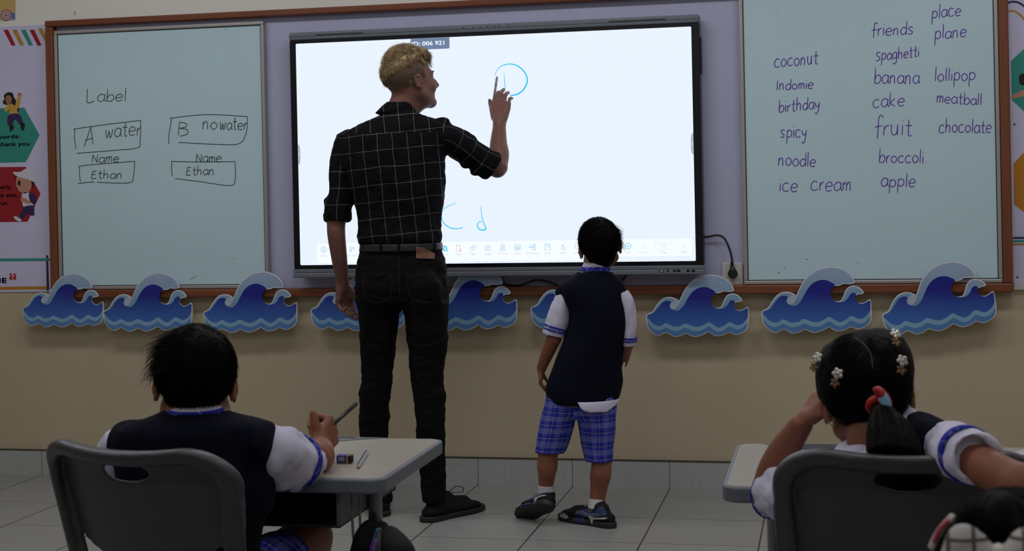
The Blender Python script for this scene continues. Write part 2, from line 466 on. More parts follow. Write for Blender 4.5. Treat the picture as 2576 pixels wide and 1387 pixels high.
class Loft:
    """tube with elliptic sections: secs = (centre, half width along side, half depth)"""
    def __init__(s, secs, side=None, step=.014, flat=True, fix='auto'):
        P = np.array([np.asarray(q[0], float) for q in secs]); A = np.array([q[1] for q in secs], float); B = np.array([q[2] if len(q) > 2 and q[2] else q[1] for q in secs], float)
        L = np.linalg.norm(np.diff(P, axis=0), axis=1).sum(); n = max(2, int(math.ceil(L/step/max(len(P)-1, 1))))
        D = spline(np.concatenate([P, A[:, None], B[:, None]], 1), n) if len(P) > 2 else np.concatenate([P, A[:, None], B[:, None]], 1)[0]+np.linspace(0, 1, n+1)[:, None]*(np.concatenate([P, A[:, None], B[:, None]], 1)[1]-np.concatenate([P, A[:, None], B[:, None]], 1)[0])
        s.c, s.a, s.b = D[:, :3], np.maximum(D[:, 3], .002), np.maximum(D[:, 4], .002); s.flat = flat
        t = np.gradient(s.c, axis=0); t /= np.linalg.norm(t, axis=1)[:, None]+1e-9
        if isinstance(fix, str):
            o = nrm(s.c[-1]-s.c[0]); fix = np.array([0, 0, np.sign(o[2])]) if abs(o[2]) > .9 and (np.abs(np.diff(s.c[:, 2])).min() > 1e-4) else None
        s.fix = fix
        if fix is not None: t = np.repeat(np.asarray(fix, float)[None], len(t), 0)
        s.t = t
        sd = np.array(side if side is not None else CR, float)
        s.s = sd-t*(t@sd)[:, None]; s.s /= np.linalg.norm(s.s, axis=1)[:, None]+1e-9
        s.nv = np.cross(t, s.s); s.len = np.concatenate([[0], np.cumsum(np.linalg.norm(np.diff(s.c, axis=0), axis=1))])
    def coords(s, v):
        """nearest station: returns normalised distance, u (metres round), length along"""
        best = np.full(len(v), 1e9); U = np.zeros(len(v)); V = np.zeros(len(v)); per = np.zeros(len(v))
        for i in range(len(s.c)):
            r = v-s.c[i]; w = r@s.t[i]; x = r@s.s[i]; y = r@s.nv[i]
            q = np.sqrt(x**2+y**2+(w*3)**2)
            k = q < best
            best[k] = q[k]; th = np.arctan2(y/s.b[i], x/s.a[i])
            U[k] = th[k]*s.a[i]; V[k] = s.len[i]+w[k]; per[k] = 2*math.pi*s.a[i]
            if i == 0: dist = np.zeros(len(v))
            dist[k] = (np.sqrt((x/s.a[i])**2+(y/s.b[i])**2+(np.maximum(np.abs(w)-.02, 0)/min(s.a[i], s.b[i]))**2))[k]
            idx = np.zeros(len(v), int) if i == 0 else idx; idx[k] = i
        # smooth between stations
        if s.fix is not None:
            h0 = s.c@s.fix; hv = v@s.fix; C2 = np.stack([np.interp(hv, h0, s.c[:, j]) for j in range(3)], 1); a2 = np.interp(hv, h0, s.a); b2 = np.interp(hv, h0, s.b)
            x = (v-C2)@s.s[0]; y = (v-C2)@s.nv[0]; U = np.arctan2(y/b2, x/a2)*s.a.mean(); V = hv-h0[0]; per = np.full(len(v), 2*math.pi*s.a.mean())
        return dist, U, V, per
def loft_uv(v, f, lofts, planar=False, yoke=None):
    D = []; UV = []
    for L in lofts:
        d, u, w, per = L.coords(v); D.append(d); UV.append((u, w, per))
    D = np.array(D); fd = D[:, f].mean(2); part = fd.argmin(0)
    out = np.zeros((len(f), 4, 2))
    if planar:                                      # first loft: straight projection on the back
        u = v@CR; w = -v[:, 2]; UV[0] = (u-.10*w, w+.08*u, np.full(len(v), 1e6))
    for i, (u, w, per) in enumerate(UV):
        k = part == i; fu = u[f[k]]; fp = per[f[k]]
        ref = fu[:, :1]; fu = fu-np.round((fu-ref)/fp)*fp
        out[k, :, 0] = fu+i*.013; out[k, :, 1] = w[f[k]]+i*.021
    if planar and yoke: out[(part == 0) & (v[f][:, :, 2].mean(1) > yoke), :, 0] += .024
    return out.reshape(-1, 2)
def row(ul, ur, v, Y, b=None, grow=0.0):
    """section of a figure: between two sight lines at distance Y"""
    c = at((ul+ur)/2, v, Y); a = (ur-ul)/2*mpp(c)+grow
    return (c, a, b if b else a)
# ------------------------------------------------------------------ materials in use
M_wall, g = newmat('wall_paint', .7, .25)
tc = g.n('ShaderNodeTexCoord')
spw = g.n('ShaderNodeSeparateXYZ'); g.l(tc.outputs['Object'], spw.inputs[0])
g.l(g.mix(g.math('GREATER_THAN', spw.outputs[2], 1.5), g.mix(g.noise(tc.outputs['Object'], 2.2, 5), (.50, .42, .29), (.57, .485, .345)), (.84, .82, .77)), g.b.inputs['Base Color'])
M_wall_up = mat('upper_wall_paint', (.62, .58, .48), .7, .25, noise_amt=.04, noise_scale=3)
M_floor = floor_material()
M_white = mat('white_paint', (.75, .75, .73), .7)
M_skirt, g = newmat('skirting_tiles', .4, .35)
tc = g.n('ShaderNodeTexCoord'); sp = g.n('ShaderNodeSeparateXYZ'); g.l(tc.outputs['Object'], sp.inputs[0])
j = g.math('LESS_THAN', g.math('FRACT', g.math('DIVIDE', g.math('ADD', sp.outputs[0], 40-1.07912+.0015), .4)), .006)
nn_ = g.noise(tc.outputs['Object'], 55, 4)
g.l(g.mix(j, g.mix(nn_, (.36, .375, .375), (.50, .515, .515)), (.06, .06, .055)), g.b.inputs['Base Color'])
M_wood = wood_material('frame_wood', (.15, .042, .018), (.235, .075, .033), 0, .5)
M_woodv = wood_material('frame_wood_upright', (.15, .042, .018), (.235, .075, .033), 2, .5)
M_lav = mat('lavender_board', (.485, .495, .70), .55, .3, noise_amt=.04, noise_scale=3)
M_banner = mat('banner_vinyl', (.64, .62, .86), .45, .35, noise_amt=.04, noise_scale=4, bump=.25, bump_scale=9)
M_glassboard = mat('board_glass', (.56, .75, .83), .22, .4, noise_amt=.025, noise_scale=2.5, coat=.0)
M_alu = mat('brushed_aluminium', (.46, .44, .43), .42, .5, metal=.6)
M_grime = mat('board_edge_seal', (.07, .075, .08), .7)
M_ink_black = mat('black_marker_ink', (.035, .045, .05), .7)
M_ink_purple = mat('purple_marker_ink', (.13, .03, .42), .7)
M_ink_smudge = mat('smudge', (.24, .30, .32), .7)
M_bezel = mat('black_bezel', (.006, .006, .012), .25, .4)
M_case = mat('display_case', (.165, .185, .22), .45, .4)
M_case_dk = mat('display_case_groove', (.05, .058, .07), .5)
M_screen = mat('lit_screen', (.02, .02, .02), .3, .2, emit=(.80, .88, 1.0), strength=1.02)
M_panel = mat('lit_toolbar', (.02, .02, .02), .3, .2, emit=(.90, .955, 1.0), strength=1.03)
M_cyan = mat('lit_cyan_ink', (.0, .0, .0), .5, .1, emit=(.02, .55, .88), strength=1.0)
M_icon = mat('lit_icon_blue', (.0, .0, .0), .5, .1, emit=(.36, .62, .88), strength=1.0)
M_icon_c = mat('lit_icon_cyan', (.0, .0, .0), .5, .1, emit=(.10, .62, .85), strength=1.0)
M_icon_r = mat('lit_icon_red', (.0, .0, .0), .5, .1, emit=(.78, .36, .44), strength=1.0)
M_icon_g = mat('lit_icon_grey', (.0, .0, .0), .5, .1, emit=(.56, .62, .72), strength=1.0)
M_icon_p = mat('lit_icon_pale', (.0, .0, .0), .5, .1, emit=(.72, .78, .86), strength=1.0)
M_badge = mat('lit_badge', (.0, .0, .0), .5, .1, emit=(.16, .22, .35), strength=1.0)
M_badge_t = mat('lit_badge_text', (.0, .0, .0), .5, .1, emit=(.85, .92, 1.0), strength=1.0)
M_tab = mat('lit_side_tab', (.0, .0, .0), .5, .1, emit=(.42, .46, .58), strength=1.0)
M_black = mat('black_plastic', (.012, .012, .014), .4)
M_cable = mat('cable_rubber', (.012, .012, .016), .5)
M_plate = mat('outlet_plastic', (.62, .60, .58), .35)
M_card = mat('white_card_edge', (.72, .72, .78), .5)
M_wave_pale = gradient_material('wave_crest_print', (.20, .37, .54), (.36, .47, .66), 2, .12, .24)
M_wave_dark = gradient_material('wave_body_print', (.055, .165, .52), (.016, .020, .27), 2, .04, .16)
M_wave_lite = mat('wave_foam_print', (.25, .43, .61), .35, .4)
M_wave_mid = mat('wave_base_print', (.095, .235, .52), .35, .4)
M_wave_foam = mat('wave_foam_ball_print', (.45, .52, .67), .35, .4)
M_red = mat('print_red', (.33, .012, .022), .5); M_gold = mat('print_gold', (.48, .28, .045), .5)
M_teal = mat('print_teal', (.035, .30, .245), .5); M_navy = mat('print_navy', (.035, .018, .10), .5)
M_orange = mat('print_orange', (.52, .22, .02), .5); M_pblack = mat('print_black', (.012, .014, .02), .5)
M_pskin = mat('print_skin', (.36, .155, .085), .5); M_pskin2 = mat('print_skin_pale', (.55, .26, .19), .5); M_phair = mat('print_hair', (.015, .008, .006), .5)
M_pyellow = mat('print_yellow', (.62, .36, .06), .5); M_pwhite = mat('print_white', (.68, .66, .74), .5); M_pred2 = mat('print_red_mark', (.45, .03, .03), .5)
M_sand = mat('print_sand', (.62, .42, .15), .5); M_pblue = mat('print_blue', (.10, .22, .55), .5); M_pmaroon = mat('print_maroon', (.33, .10, .10), .5)

# ------------------------------------------------------------------ the room
XL, XR, YB, ZC = -2.7, 4.3, -7.6, 2.9
ZW = at(1205, 0, 0)[2]
def room():
    b = lambda n, lo, hi, m: tag(Geo().box(lo, hi).build(n, m), kind='structure')
    b('floor', (XL, YB, -.1), (XR, 0, 0), M_floor)
    b('wall_front', (XL, 0, 0), (XR, .12, ZC), M_wall)
    b('wall_left', (XL-.12, YB, 0), (XL, .12, ZC), M_wall)
    b('wall_right', (XR, YB, 0), (XR+.12, .12, ZC), M_wall)
    b('wall_back', (XL-.12, YB-.12, 0), (XR+.12, YB, ZC), M_wall)
    b('ceiling', (XL-.12, YB-.12, ZC), (XR+.12, .12, ZC+.1), M_white)
    b('baseboard_front', (XL, -.012, 0), (XR, 0, .1087), M_skirt)
    b('trim_1', (XL, -.014, .1087), (XR, 0, .1127), mat('skirting_dark_line', (.05, .045, .035), .8))  # thin dark strip along the top of the skirting
room()

# ------------------------------------------------------------------ wooden surround and lavender recess
FT, FB, FL, FR = 2.0195, .7914, -1.2396, 2.8209
def surround():
    t = thing('board_surround', (.79, 0, FB), 'wide reddish brown wooden frame around both boards and the display', 'board frame')
    w = .028; y0 = -.052; side = .036
    def rail(n, lo, hi, m):
        gg = Geo().box(lo, hi, bev=.006); o = gg.build(n, m, t); return o
    rail('top_rail', (FL, y0, FT-w), (FR, -.001, FT), M_wood)
    rail('bottom_rail', (FL, y0, FB), (FR, -.001, FB+.036), M_wood)
    rail('upright', (FL, y0+.001, FB+.036), (FL+side, -.001, FT-w), M_woodv)
    rail('upright', (FR-side, y0+.001, FB+.036), (FR, -.001, FT-w), M_woodv)
    Geo().box((FL+side, -.010, FB+.036), (FR-side, -.0012, FT-w)).build('backing_panel', M_lav, t, label='lavender backing panel')
surround()

# ------------------------------------------------------------------ single-stroke handwriting
GL = {
 'a': ['.75,.85 .4,1 .08,.7 .05,.3 .3,0 .6,.15 .75,.5 .77,.95', '.77,.95 .76,.3 .92,0'], 'b': ['.08,1.85 .06,0', '.06,.3 .2,.8 .5,1 .75,.75 .75,.3 .45,0 .06,.1'],
 'c': ['.7,.85 .45,1 .12,.8 .03,.4 .2,.05 .5,0 .75,.15'], 'd': ['.7,.8 .4,1 .08,.7 .05,.3 .3,0 .6,.15 .72,.5', '.75,1.85 .74,0'],
 'e': ['.06,.5 .72,.58 .65,.9 .38,1 .1,.75 .05,.35 .3,0 .72,.14'], 'f': ['.75,1.65 .55,1.85 .36,1.65 .32,.8 .3,-.3', '.0,.75 .68,.9'],
 'g': ['.7,.85 .4,1 .08,.7 .08,.3 .35,.05 .65,.3 .72,.95', '.72,.95 .72,-.3 .45,-.72 .1,-.55'], 'h': ['.06,1.85 .06,0', '.06,.6 .3,.95 .55,.9 .62,.5 .62,0'],
 'i': ['.1,1 .1,0', '.1,1.38 .11,1.48'], 'k': ['.06,1.85 .06,0', '.6,1 .08,.45', '.08,.45 .65,0'], 'l': ['.1,1.85 .1,0'],
 'm': ['.06,1 .06,0', '.06,.6 .25,1 .42,.85 .44,0', '.44,.6 .65,1 .82,.85 .84,0'], 'n': ['.06,1 .06,0', '.06,.6 .3,1 .55,.85 .6,0'],
 'o': ['.4,1 .1,.75 .05,.35 .35,0 .7,.25 .72,.7 .4,1'], 'p': ['.08,1 .06,-.8', '.08,.7 .35,1 .7,.8 .7,.3 .4,.05 .08,.2'],
 'r': ['.06,1 .06,0', '.06,.55 .25,.9 .5,1'], 's': ['.62,.88 .35,1 .08,.8 .25,.55 .55,.35 .5,.08 .25,0 .0,.12'], 'S': ['.7,1.2 .4,1.35 .1,1.1 .3,.7 .65,.45 .55,.08 .25,0 .0,.12'],
 't': ['.3,1.6 .3,.2 .4,0 .6,.05', '0,1 .62,1.02'], 'u': ['.06,1 .08,.3 .3,0 .55,.2 .62,1', '.62,1 .64,0'],
 'v': ['0,1 .3,0 .6,1'], 'w': ['0,1 .12,.12 .26,.02 .42,.8 .52,.12 .66,.02 .86,1'], 'y': ['.04,1 .12,.5 .35,.35 .6,.6', '.66,1 .56,-.2 .3,-.75 .05,-.55'],
 'A': ['.55,1.9 .2,.2 .1,-.1', '.55,1.9 .85,.0', '.15,.55 .8,.7'], 'B': ['.05,1.85 .05,0', '.05,1.85 .6,1.65 .6,1.2 .1,1', '.1,1 .75,.8 .75,.2 .2,-.1'],
 'N': ['.05,0 .05,1.45', '.05,1.45 .75,0', '.75,0 .75,1.5'], 'E': ['.7,1.4 .15,1.4', '.2,1.4 .08,.0 .7,.05', '.15,.72 .6,.78'], 'L': ['.02,2 .05,.3 .15,0 .5,.02 .85,.2'], 'I': ['.1,1.7 .1,0'],
 '|': ['.1,1.8 .1,0'],
}
ADV = {'i': .35, 'l': .36, 'm': 1.08, 'w': 1.05, 'I': .4, ' ': .75, 't': .75, 'r': .65, 'f': .8, 'L': 1.15, 'A': 1.1, 'N': 1.0, '|': .4}
YBOARD = -.0335
def word(board, s, u0, v0, u1, v1, xh, mt, rpx=1.08, label=None, slant=.05, seed=0):
    rnd = random.Random(hash_s(s)+seed)
    adv = [ADV.get(c, .95) for c in s]; tot = sum(adv)-.2
    geo = Geo(); x = 0
    for c, a in zip(s, adv):
        jy = rnd.uniform(-.06, .06); js = rnd.uniform(.94, 1.08)
        for st in GL.get(c, []):
            p = np.array([[float(q) for q in z.split(',')] for z in st.split()])
            p = spline(p, 5) if len(p) > 2 else p[0]+np.linspace(0, 1, 4)[:, None]*(p[1]-p[0])
            pts = []
            for X, Y in p:
                X = x+X+slant*Y; Y = Y*js+jy
                k = X/tot; pts.append(at(u0+(u1-u0)*k+(v1-v0)*0, v0+(v1-v0)*k-Y*xh, YBOARD))
            r = rpx*mpp(pts[0]); geo.tube(pts, [r*.8]+[r]*(len(pts)-2)+[r*.75], 6, flat=(1, .25))
        x += a
    return geo.build('handwritten_word', mt, board, smooth=True, label=label)
def hash_s(s): return sum((i+1)*ord(c) for i, c in enumerate(s))
def pen_lines(board, name, strokes, mt, rpx=1.1, Y=YBOARD, label=None, smooth=True):
    geo = Geo()
    for st in strokes:
        p = [at(u, v, Y) for u, v in st]
        p = spline(p, 6) if (smooth and len(p) > 2) else np.array(p)
        r = rpx*mpp(p[0]); geo.tube(p, r, 6, flat=(1, .25))
    return geo.build(name, mt, board, smooth=True, label=label)

def glass_board(x0, x1, z0, z1, label):
    t = thing('writing_board', ((x0+x1)/2, -.010, z0), label, 'board')
    fw = .0145
    Geo().box((x0+fw*.6, -.033, z0+fw*.6), (x1-fw*.6, -.0105, z1-fw*.6)).build('glass_panel', M_glassboard, t)
    gs = Geo(); e = .004
    for lo, hi in (((x0+fw, -.0338, z0+fw), (x1-fw, -.0328, z0+fw+e)), ((x0+fw, -.0338, z1-fw-e), (x1-fw, -.0328, z1-fw)), ((x0+fw, -.0338, z0+fw), (x0+fw+e, -.0328, z1-fw)), ((x1-fw-e, -.0338, z0+fw), (x1-fw, -.0328, z1-fw))):
        gs.box(lo, hi)
    gs.build('edge_seal', M_grime, t)
    for lo, hi in (((x0, -.042, z0), (x1, -.0105, z0+fw)), ((x0, -.042, z1-fw), (x1, -.0105, z1)), ((x0, -.042, z0+fw), (x0+fw, -.0105, z1-fw)), ((x1-fw, -.042, z0+fw), (x1, -.0105, z1-fw))):
        Geo().box(lo, hi, bev=.003).build('frame_strip', M_alu, t)
    return t
zt = at(135.6, 76.4, -.03)[2]; zb = FB+.0375
lx0 = FL+.0375
board_l = glass_board(lx0, at(678, 690, -.03)[0], zb, zt-.004, 'left pale glass board with black handwriting, boxes A and B')
rx0, rx1 = at(1868, 500, -.03)[0], FR-.0375
board_r = glass_board(rx0, rx1, zb, FT-.0295, 'right pale glass board with a purple handwritten word list')

for q in [('Label', 217, 258, 316, 254, 18), ('A', 208, 366, 236, 363, 23), ('water', 265, 345, 353, 341, 21), ('B', 447, 340, 470, 340, 19), ('no', 509, 326, 545, 326, 19), ('water', 553, 326, 620, 327, 18),
          ('Name', 231, 410, 298, 408, 13.5), ('Name', 493, 408, 556, 408, 14), ('Ethan', 229, 449, 307, 449, 13), ('Ethan', 468, 441, 538, 441, 13)]:
    word(board_l, *q, M_ink_black, label='black handwritten word '+q[0], seed=int(q[1]))
c1 = lambda x, y: (x/3.467, y/3.467)
c2 = lambda x, y: (x/2.951, 380+y/2.951)
pen_lines(board_l, 'handwritten_box', [[c1(662, 1297), c1(650, 1200), c1(652, 1130)], [c1(640, 1127), c1(900, 1090), c1(1228, 1050)], [c1(1228, 1050), c1(1222, 1230), c1(1200, 1290), c1(1000, 1312), c1(668, 1338)]], M_ink_black, 1.0, label='box around A water')
pen_lines(board_l, 'handwritten_box', [[c1(1475, 1258), c1(1472, 1190), c1(1498, 1030)], [c1(1480, 1032), c1(1800, 1000), c1(2158, 1017)], [c1(2158, 1017), c1(2145, 1170), c1(2080, 1255), c1(1900, 1260), c1(1557, 1243)]], M_ink_black, 1.0, label='box around B no water')
pen_lines(board_l, 'handwritten_box', [[c2(597, 228), c2(590, 170), c2(590, 112)], [c2(582, 118), c2(650, 105), c2(1000, 77)], [c2(1000, 77), c2(990, 190), c2(955, 237), c2(720, 232)], [c2(700, 230), c2(640, 234), c2(578, 242)]], M_ink_black, 1.0, label='lower left name box')
pen_lines(board_l, 'handwritten_box', [[c2(1278, 188), c2(1274, 130), c2(1275, 75)], [c2(1272, 77), c2(1500, 82), c2(1745, 78)], [c2(1745, 78), c2(1745, 220), c2(1700, 257), c2(1500, 230), c2(1300, 205)]], M_ink_black, 1.0, label='lower right name box')
for a, b in [((1965, 245), (1972, 270)), ((845, 699), (849, 700)), ((652, 95), (654, 130)), ((1090, 340), (1098, 345))]:
    if a[1] > 150: Geo().tube([at(*c1(*a), YBOARD), at(*c1(*b), YBOARD)], .0012, 5, flat=(1, .3)).build('ink_smudge', M_ink_smudge, board_l)
for a, b in [((1415, 952), (1460, 928)), ((1725, 800), (1735, 803)), ((1782, 900), (1788, 902))]:
    Geo().tube([at(*c2(*a), YBOARD), at(*c2(*b), YBOARD)], .0016, 5, flat=(1, .3)).build('ink_smudge', M_ink_smudge, board_l)
for q in [('coconut', 1947.6, 168.7, 2056, 161, 20), ('Indomie', 1953, 227, 2044.6, 223, 15), ('birthday', 1958.7, 283, 2062, 273, 17), ('spicy', 1962.6, 346, 2029, 346, 20), ('noodle', 1957.6, 417, 2050.8, 419, 19), ('ice', 1960, 482, 2005, 482, 21), ('cream', 2039, 480, 2139, 480, 22),
          ('friends', 2191.6, 90, 2298.5, 85.8, 18), ('Spaghetti', 2203, 153, 2311, 142, 16), ('banana', 2199, 211, 2311, 211, 21), ('cake', 2195, 271, 2274, 267, 20), ('fruit', 2199, 340, 2291.6, 341, 26), ('broccoli', 2210.7, 409, 2322, 410.5, 18), ('apple', 2216, 470, 2301.5, 471, 20),
          ('place', 2343.7, 46.7, 2416, 39, 19), ('plane', 2351, 98, 2429.5, 93, 19), ('lollipop', 2351, 205, 2452, 202, 19), ('meatball', 2356, 259, 2468, 264, 16), ('chocolate', 2361.7, 334, 2492.8, 334, 19)]:
    word(board_r, *q, M_ink_purple, rpx=1.22, label='purple handwritten word '+q[0])
c7 = lambda x, y: (1800+x/2.951, 380+y/2.951)
for a, b in [((665, 803), (690, 808)), ((505, 872), (520, 866)), ((1050, 830), (1060, 831)), ((460, 905), (480, 900))]:
    Geo().tube([at(*c7(*a), YBOARD), at(*c7(*b), YBOARD)], .0015, 5, flat=(1, .3)).build('ink_smudge', M_ink_smudge, board_r)
Geo().tube([at(1954, 35.5, YBOARD), at(1955, 36.5, YBOARD)], .0022, 5, flat=(1, .3)).build('ink_smudge', M_ink_smudge, board_r)

# ------------------------------------------------------------------ interactive display
YS = -.092
SX0, SZ0, SW_, = -.05535, .92821, 1.66465
SH_ = SW_*9/16
def display():
    t = thing('interactive_display', (SX0+SW_/2, 0, SZ0-.06), 'large lit touch display between the two pale glass boards', 'display')
    x0, x1, z0, z1 = SX0, SX0+SW_, SZ0, SZ0+SH_
    bl, br = .0285, .0315; zt = at(1751, 36, YS)[2]; zb = at(1762, 690, YS)[2]; zt1 = at(1756, 56.5, YS)[2]; zb1 = at(1768, 667.5, YS)[2]
    Geo().box((x0-bl, YS+.001, zb1), (x1+br, -.0105, zt1), bev=.003).build('bezel', M_bezel, t, label='black screen bezel')
    gt = Geo().box((x0-bl-.001, YS-.004, zt1), (x1+br+.001, -.03, zt), bev=.007)
    gt.build('top_bar', M_case, t, label='grey top bar of the display')
    gr = Geo(); zm = (zt+zt1)/2-.002
    gr.box((x0-bl, YS-.0046, zm-.0012), (x1+br, YS-.0035, zm+.0012))
    for a, b in ((x0+.09, x0+.30), (x1-.33, x1-.10)): gr.box((a, YS-.0052, zm+.001), (b, YS-.0035, zm+.007), bev=.0015)
    gr.build('top_groove', M_case_dk, t)
    cx = x0+SW_*.50
    for dx in (-.10, -.06, -.03, 0, .03, .05, .09): Geo().box((cx+dx-.002, YS-.0052, zm+.004), (cx+dx+.002, YS-.0036, zm+.008)).build('microphone_hole', M_bezel, t)
    zm2 = zb+(zb1-zb)*.58
    Geo().box((x0-bl-.001, YS-.004, zm2), (x1+br+.001, -.069, zb1), bev=.002).build('bottom_bar', M_case, t, label='grey bar below the screen')
    Geo().box((x0-bl-.001, YS-.012, zb), (x1+br+.001, -.069, zm2-.001), bev=.004).build('bottom_lip', M_case, t, label='grey lip at the bottom of the display')
    for u, w in ((1664, 13), (1680, 4), (1696.5, 6), (1707, 9), (1731, 8), (1744, 8)):
        c = at(u, 681.5 if w < 12 else 682.5, YS-.0122); a = w/2*mpp(c); Geo().box((c[0]-a, YS-.0132, c[2]-.004), (c[0]+a, YS-.011, c[2]+.004)).build('port', M_bezel, t)
    lg = Geo()
    c = at(1664, 682.5, YS-.0134); lg.box((c[0]-.007, YS-.0137, c[2]-.002), (c[0]+.007, YS-.0131, c[2]+.002)); lg.build('port_contact', M_plate, t)
    wg = Geo(); wall_text(wg, 'MAXHUB', at(1238, 676, YS-.0045), .0125, width=.040); wg.build('maker_lettering', mat('silver_print', (.34, .36, .40), .4), t)
    # speaker grille bulge at the right edge
    Geo().box((x1+br-.002, YS+.012, at(1758, 185, YS)[2]), (x1+br+.006, -.03, at(1758, 92, YS)[2]), bev=.003).build('side_grip', M_bezel, t)
    # lit picture
    r = .006
    def rrect(xa, za, xb, zb_, r, y, n=5):
        p = []
        for cx, cz, a0 in ((xb-r, zb_-r, 0), (xa+r, zb_-r, 90), (xa+r, za+r, 180), (xb-r, za+r, 270)):
            for k in range(n+1):
                a = math.radians(a0+90*k/n); p.append((cx+r*math.cos(a), y, cz+r*math.sin(a)))
        return p
    Geo().prism(rrect(x0, z0, x1, z1, .005, YS), (0, .004, 0)).build('screen', M_screen, t, label='white lit screen')
    yy = YS-.0006
    a = at(797, 613.5, yy); b = at(1545, 653, yy)
    Geo().prism(rrect(a[0], b[2]-.001, b[0], a[2], .008, yy), (0, .0005, 0)).build('toolbar', M_panel, t, label='long white toolbar along the screen bottom')
    a = at(1560, 603, yy); b = at(1742, 644, yy)
    Geo().prism(rrect(a[0], b[2], b[0], a[2], .008, yy), (0, .0005, 0)).build('toolbar', M_panel, t, label='short white page toolbar')
    # session badge
    a = at(1032.5, 97, yy); b = at(1131, 122, yy); p = rrect(a[0], b[2], b[0], z1-.0005, .006, yy)
    p = [q for q in p]; 
    for i in range(0, 12): p[i] = (p[i][0] if i not in range(12) else p[i][0], yy, z1-.0005) if i < 12 else p[i]
    p[0:6] = [(b[0], yy, z1-.0005)]; p[1:7] = [(a[0], yy, z1-.0005)]
    Geo().prism(p, (0, .0005, 0)).build('session_badge', M_badge, t, label='grey number badge at the screen top')
    bt = Geo(); wall_text(bt, 'ID: 006 921', at(1078, 109.5, yy-.0005), .0235, bold=.0007, width=at(1121, 108, yy)[0]-at(1040, 108, yy)[0]); bt.build('badge_number', M_badge_t, t)
    # side tabs
    for u, v, sgn in ((754, 389, 1), (1740, 362, -1)):
        c = at(u, v, yy); xe = x0 if sgn > 0 else x1; P = []
        for k in range(9):
            an = -math.pi/2+math.pi*k/8; P.append((xe+sgn*.011*max(0, math.cos(an))**.5, yy, c[2]+.043*math.sin(an)))
        Geo().prism(P, (0, .0005, 0)).build('side_tab', M_tab, t)
        q = Geo(); q.tube([(xe+sgn*.003, yy-.0006, c[2]+.006), (xe+sgn*.007, yy-.0006, c[2]), (xe+sgn*.003, yy-.0006, c[2]-.006)], .0008, 5); q.build('tab_arrow', M_panel, t)
    # drawn letters
    def drawn(strokes, widths, label):
        q = Geo()
        for st, w in zip(strokes, widths):
            p = spline([at(u, v, yy-.0003) for u, v in st], 8); n = len(p)
            ww = np.interp(np.linspace(0, 1, n), np.linspace(0, 1, len(w)), w)*mpp(p[0])
            q.tube(p, ww, 6, flat=(1, .15))
        q.build('drawn_letter', M_cyan, t, smooth=True, label=label)
    drawn([[(1245, 190), (1250, 177), (1262, 166), (1282, 161), (1302, 166), (1319, 181), (1326.5, 203), (1318, 224), (1302, 237), (1284, 240)], [(1268, 184), (1269, 200), (1271, 222)]], [[.7, 1.0, 1.4, 1.8, 2.0, 2.0, 1.9], [.6, .9, 1.0]], 'cyan letter D being drawn')
    drawn([[(1148, 511), (1122, 522), (1110, 540), (1117, 562), (1132, 573), (1148, 576), (1164, 573)]], [[.7, 1.0, 1.3, 1.4, 1.2]], 'cyan letter C')
    drawn([[(1210, 517), (1212, 543), (1217, 562), (1223, 574)], [(1213, 557), (1204, 560), (1201, 568), (1206, 577), (1218, 579), (1223, 574)]], [[.7, 1.1, 1.5], [.9, 1.3, 1.7, 1.9]], 'small cyan letter d')
    # toolbar icons (px around a centre)
    def icon(u, v, strokes, mt, text, tm=M_icon_g, tv=18.5, r=.75, tw=None):
        q = Geo()
        for st in strokes:
            p = np.array([at(u+a, v+b, yy-.0006) for a, b in st]); q.tube(p, r*mpp(p[0]), 5, flat=(1, .2))
        q.build('toolbar_icon', mt, t, label='toolbar icon '+text)
        if text:
            w = Geo(); wall_text(w, text, at(u, v+tv, yy-.0006), .0125); w.build('icon_caption', tm, t)
    circ = lambda r, n=16, a0=0, a1=360, cx=0, cy=0: [(cx+r*math.cos(math.radians(a0+(a1-a0)*k/n)), cy+r*math.sin(math.radians(a0+(a1-a0)*k/n))) for k in range(n+1)]
    sq = lambda x, y, X, Y: [(x, y), (X, y), (X, Y), (x, Y), (x, y)]
    icon(814.5, 628.5, [circ(7.5), [(-3.5, -3), (3.5, -3)], [(-3.5, 0), (3.5, 0)], [(-3.5, 3), (3.5, 3)]], M_icon, 'Menu', tv=15.5)
    icon(885.5, 628, [circ(2.8, 10, cx=-3.5, cy=-3.5), circ(2.8, 10, cx=3.5, cy=-3.5), circ(2.8, 10, cx=-3.5, cy=3.5)], M_icon, 'QR code', tv=15)
    icon(1118, 625, [circ(6.5), circ(3.5, 10, cx=2, cy=2), [(5, 5), (8, 8)], [(-6, 0), (0, 0)], [(0, -6), (0, -1)]], M_icon_c, 'Search', tv=15.5, r=1.2)
    icon(1154, 625, [[(4, -2), (4, -7), (-6, -7), (-6, 7), (0, 7)], [(1, 1), (7, 8)], [(7, 1), (1, 8)]], M_icon_r, 'Clean', tv=15)
    icon(1190, 624, [[(-8, 3), (3, -8), (8, -3), (-3, 8), (-8, 3)], [(-3, -1), (-1, 1)], [(0, -4), (2, -2)]], M_icon, 'Ruler', tv=15.5)
    icon(1227, 624, [[(-7, 6), (-7, -4), (0, -4)], [(-7, 6), (-2, 6)], [(-2, -3), (1, -7), (7, -3), (5, 1)], circ(4, 12, cx=2, cy=3)], M_icon, 'Shape', tv=15)
    icon(1265, 623.5, [circ(3.8, 12, cx=-1.5, cy=-3.5), [(-8, 7), (-6, 3), (-1.5, 1.5), (3, 3), (5, 7), (-8, 7)], [(3, -7), (6, -4), (3, -1)], [(5, 2), (8, 6)]], M_icon, 'Partition', tv=15)
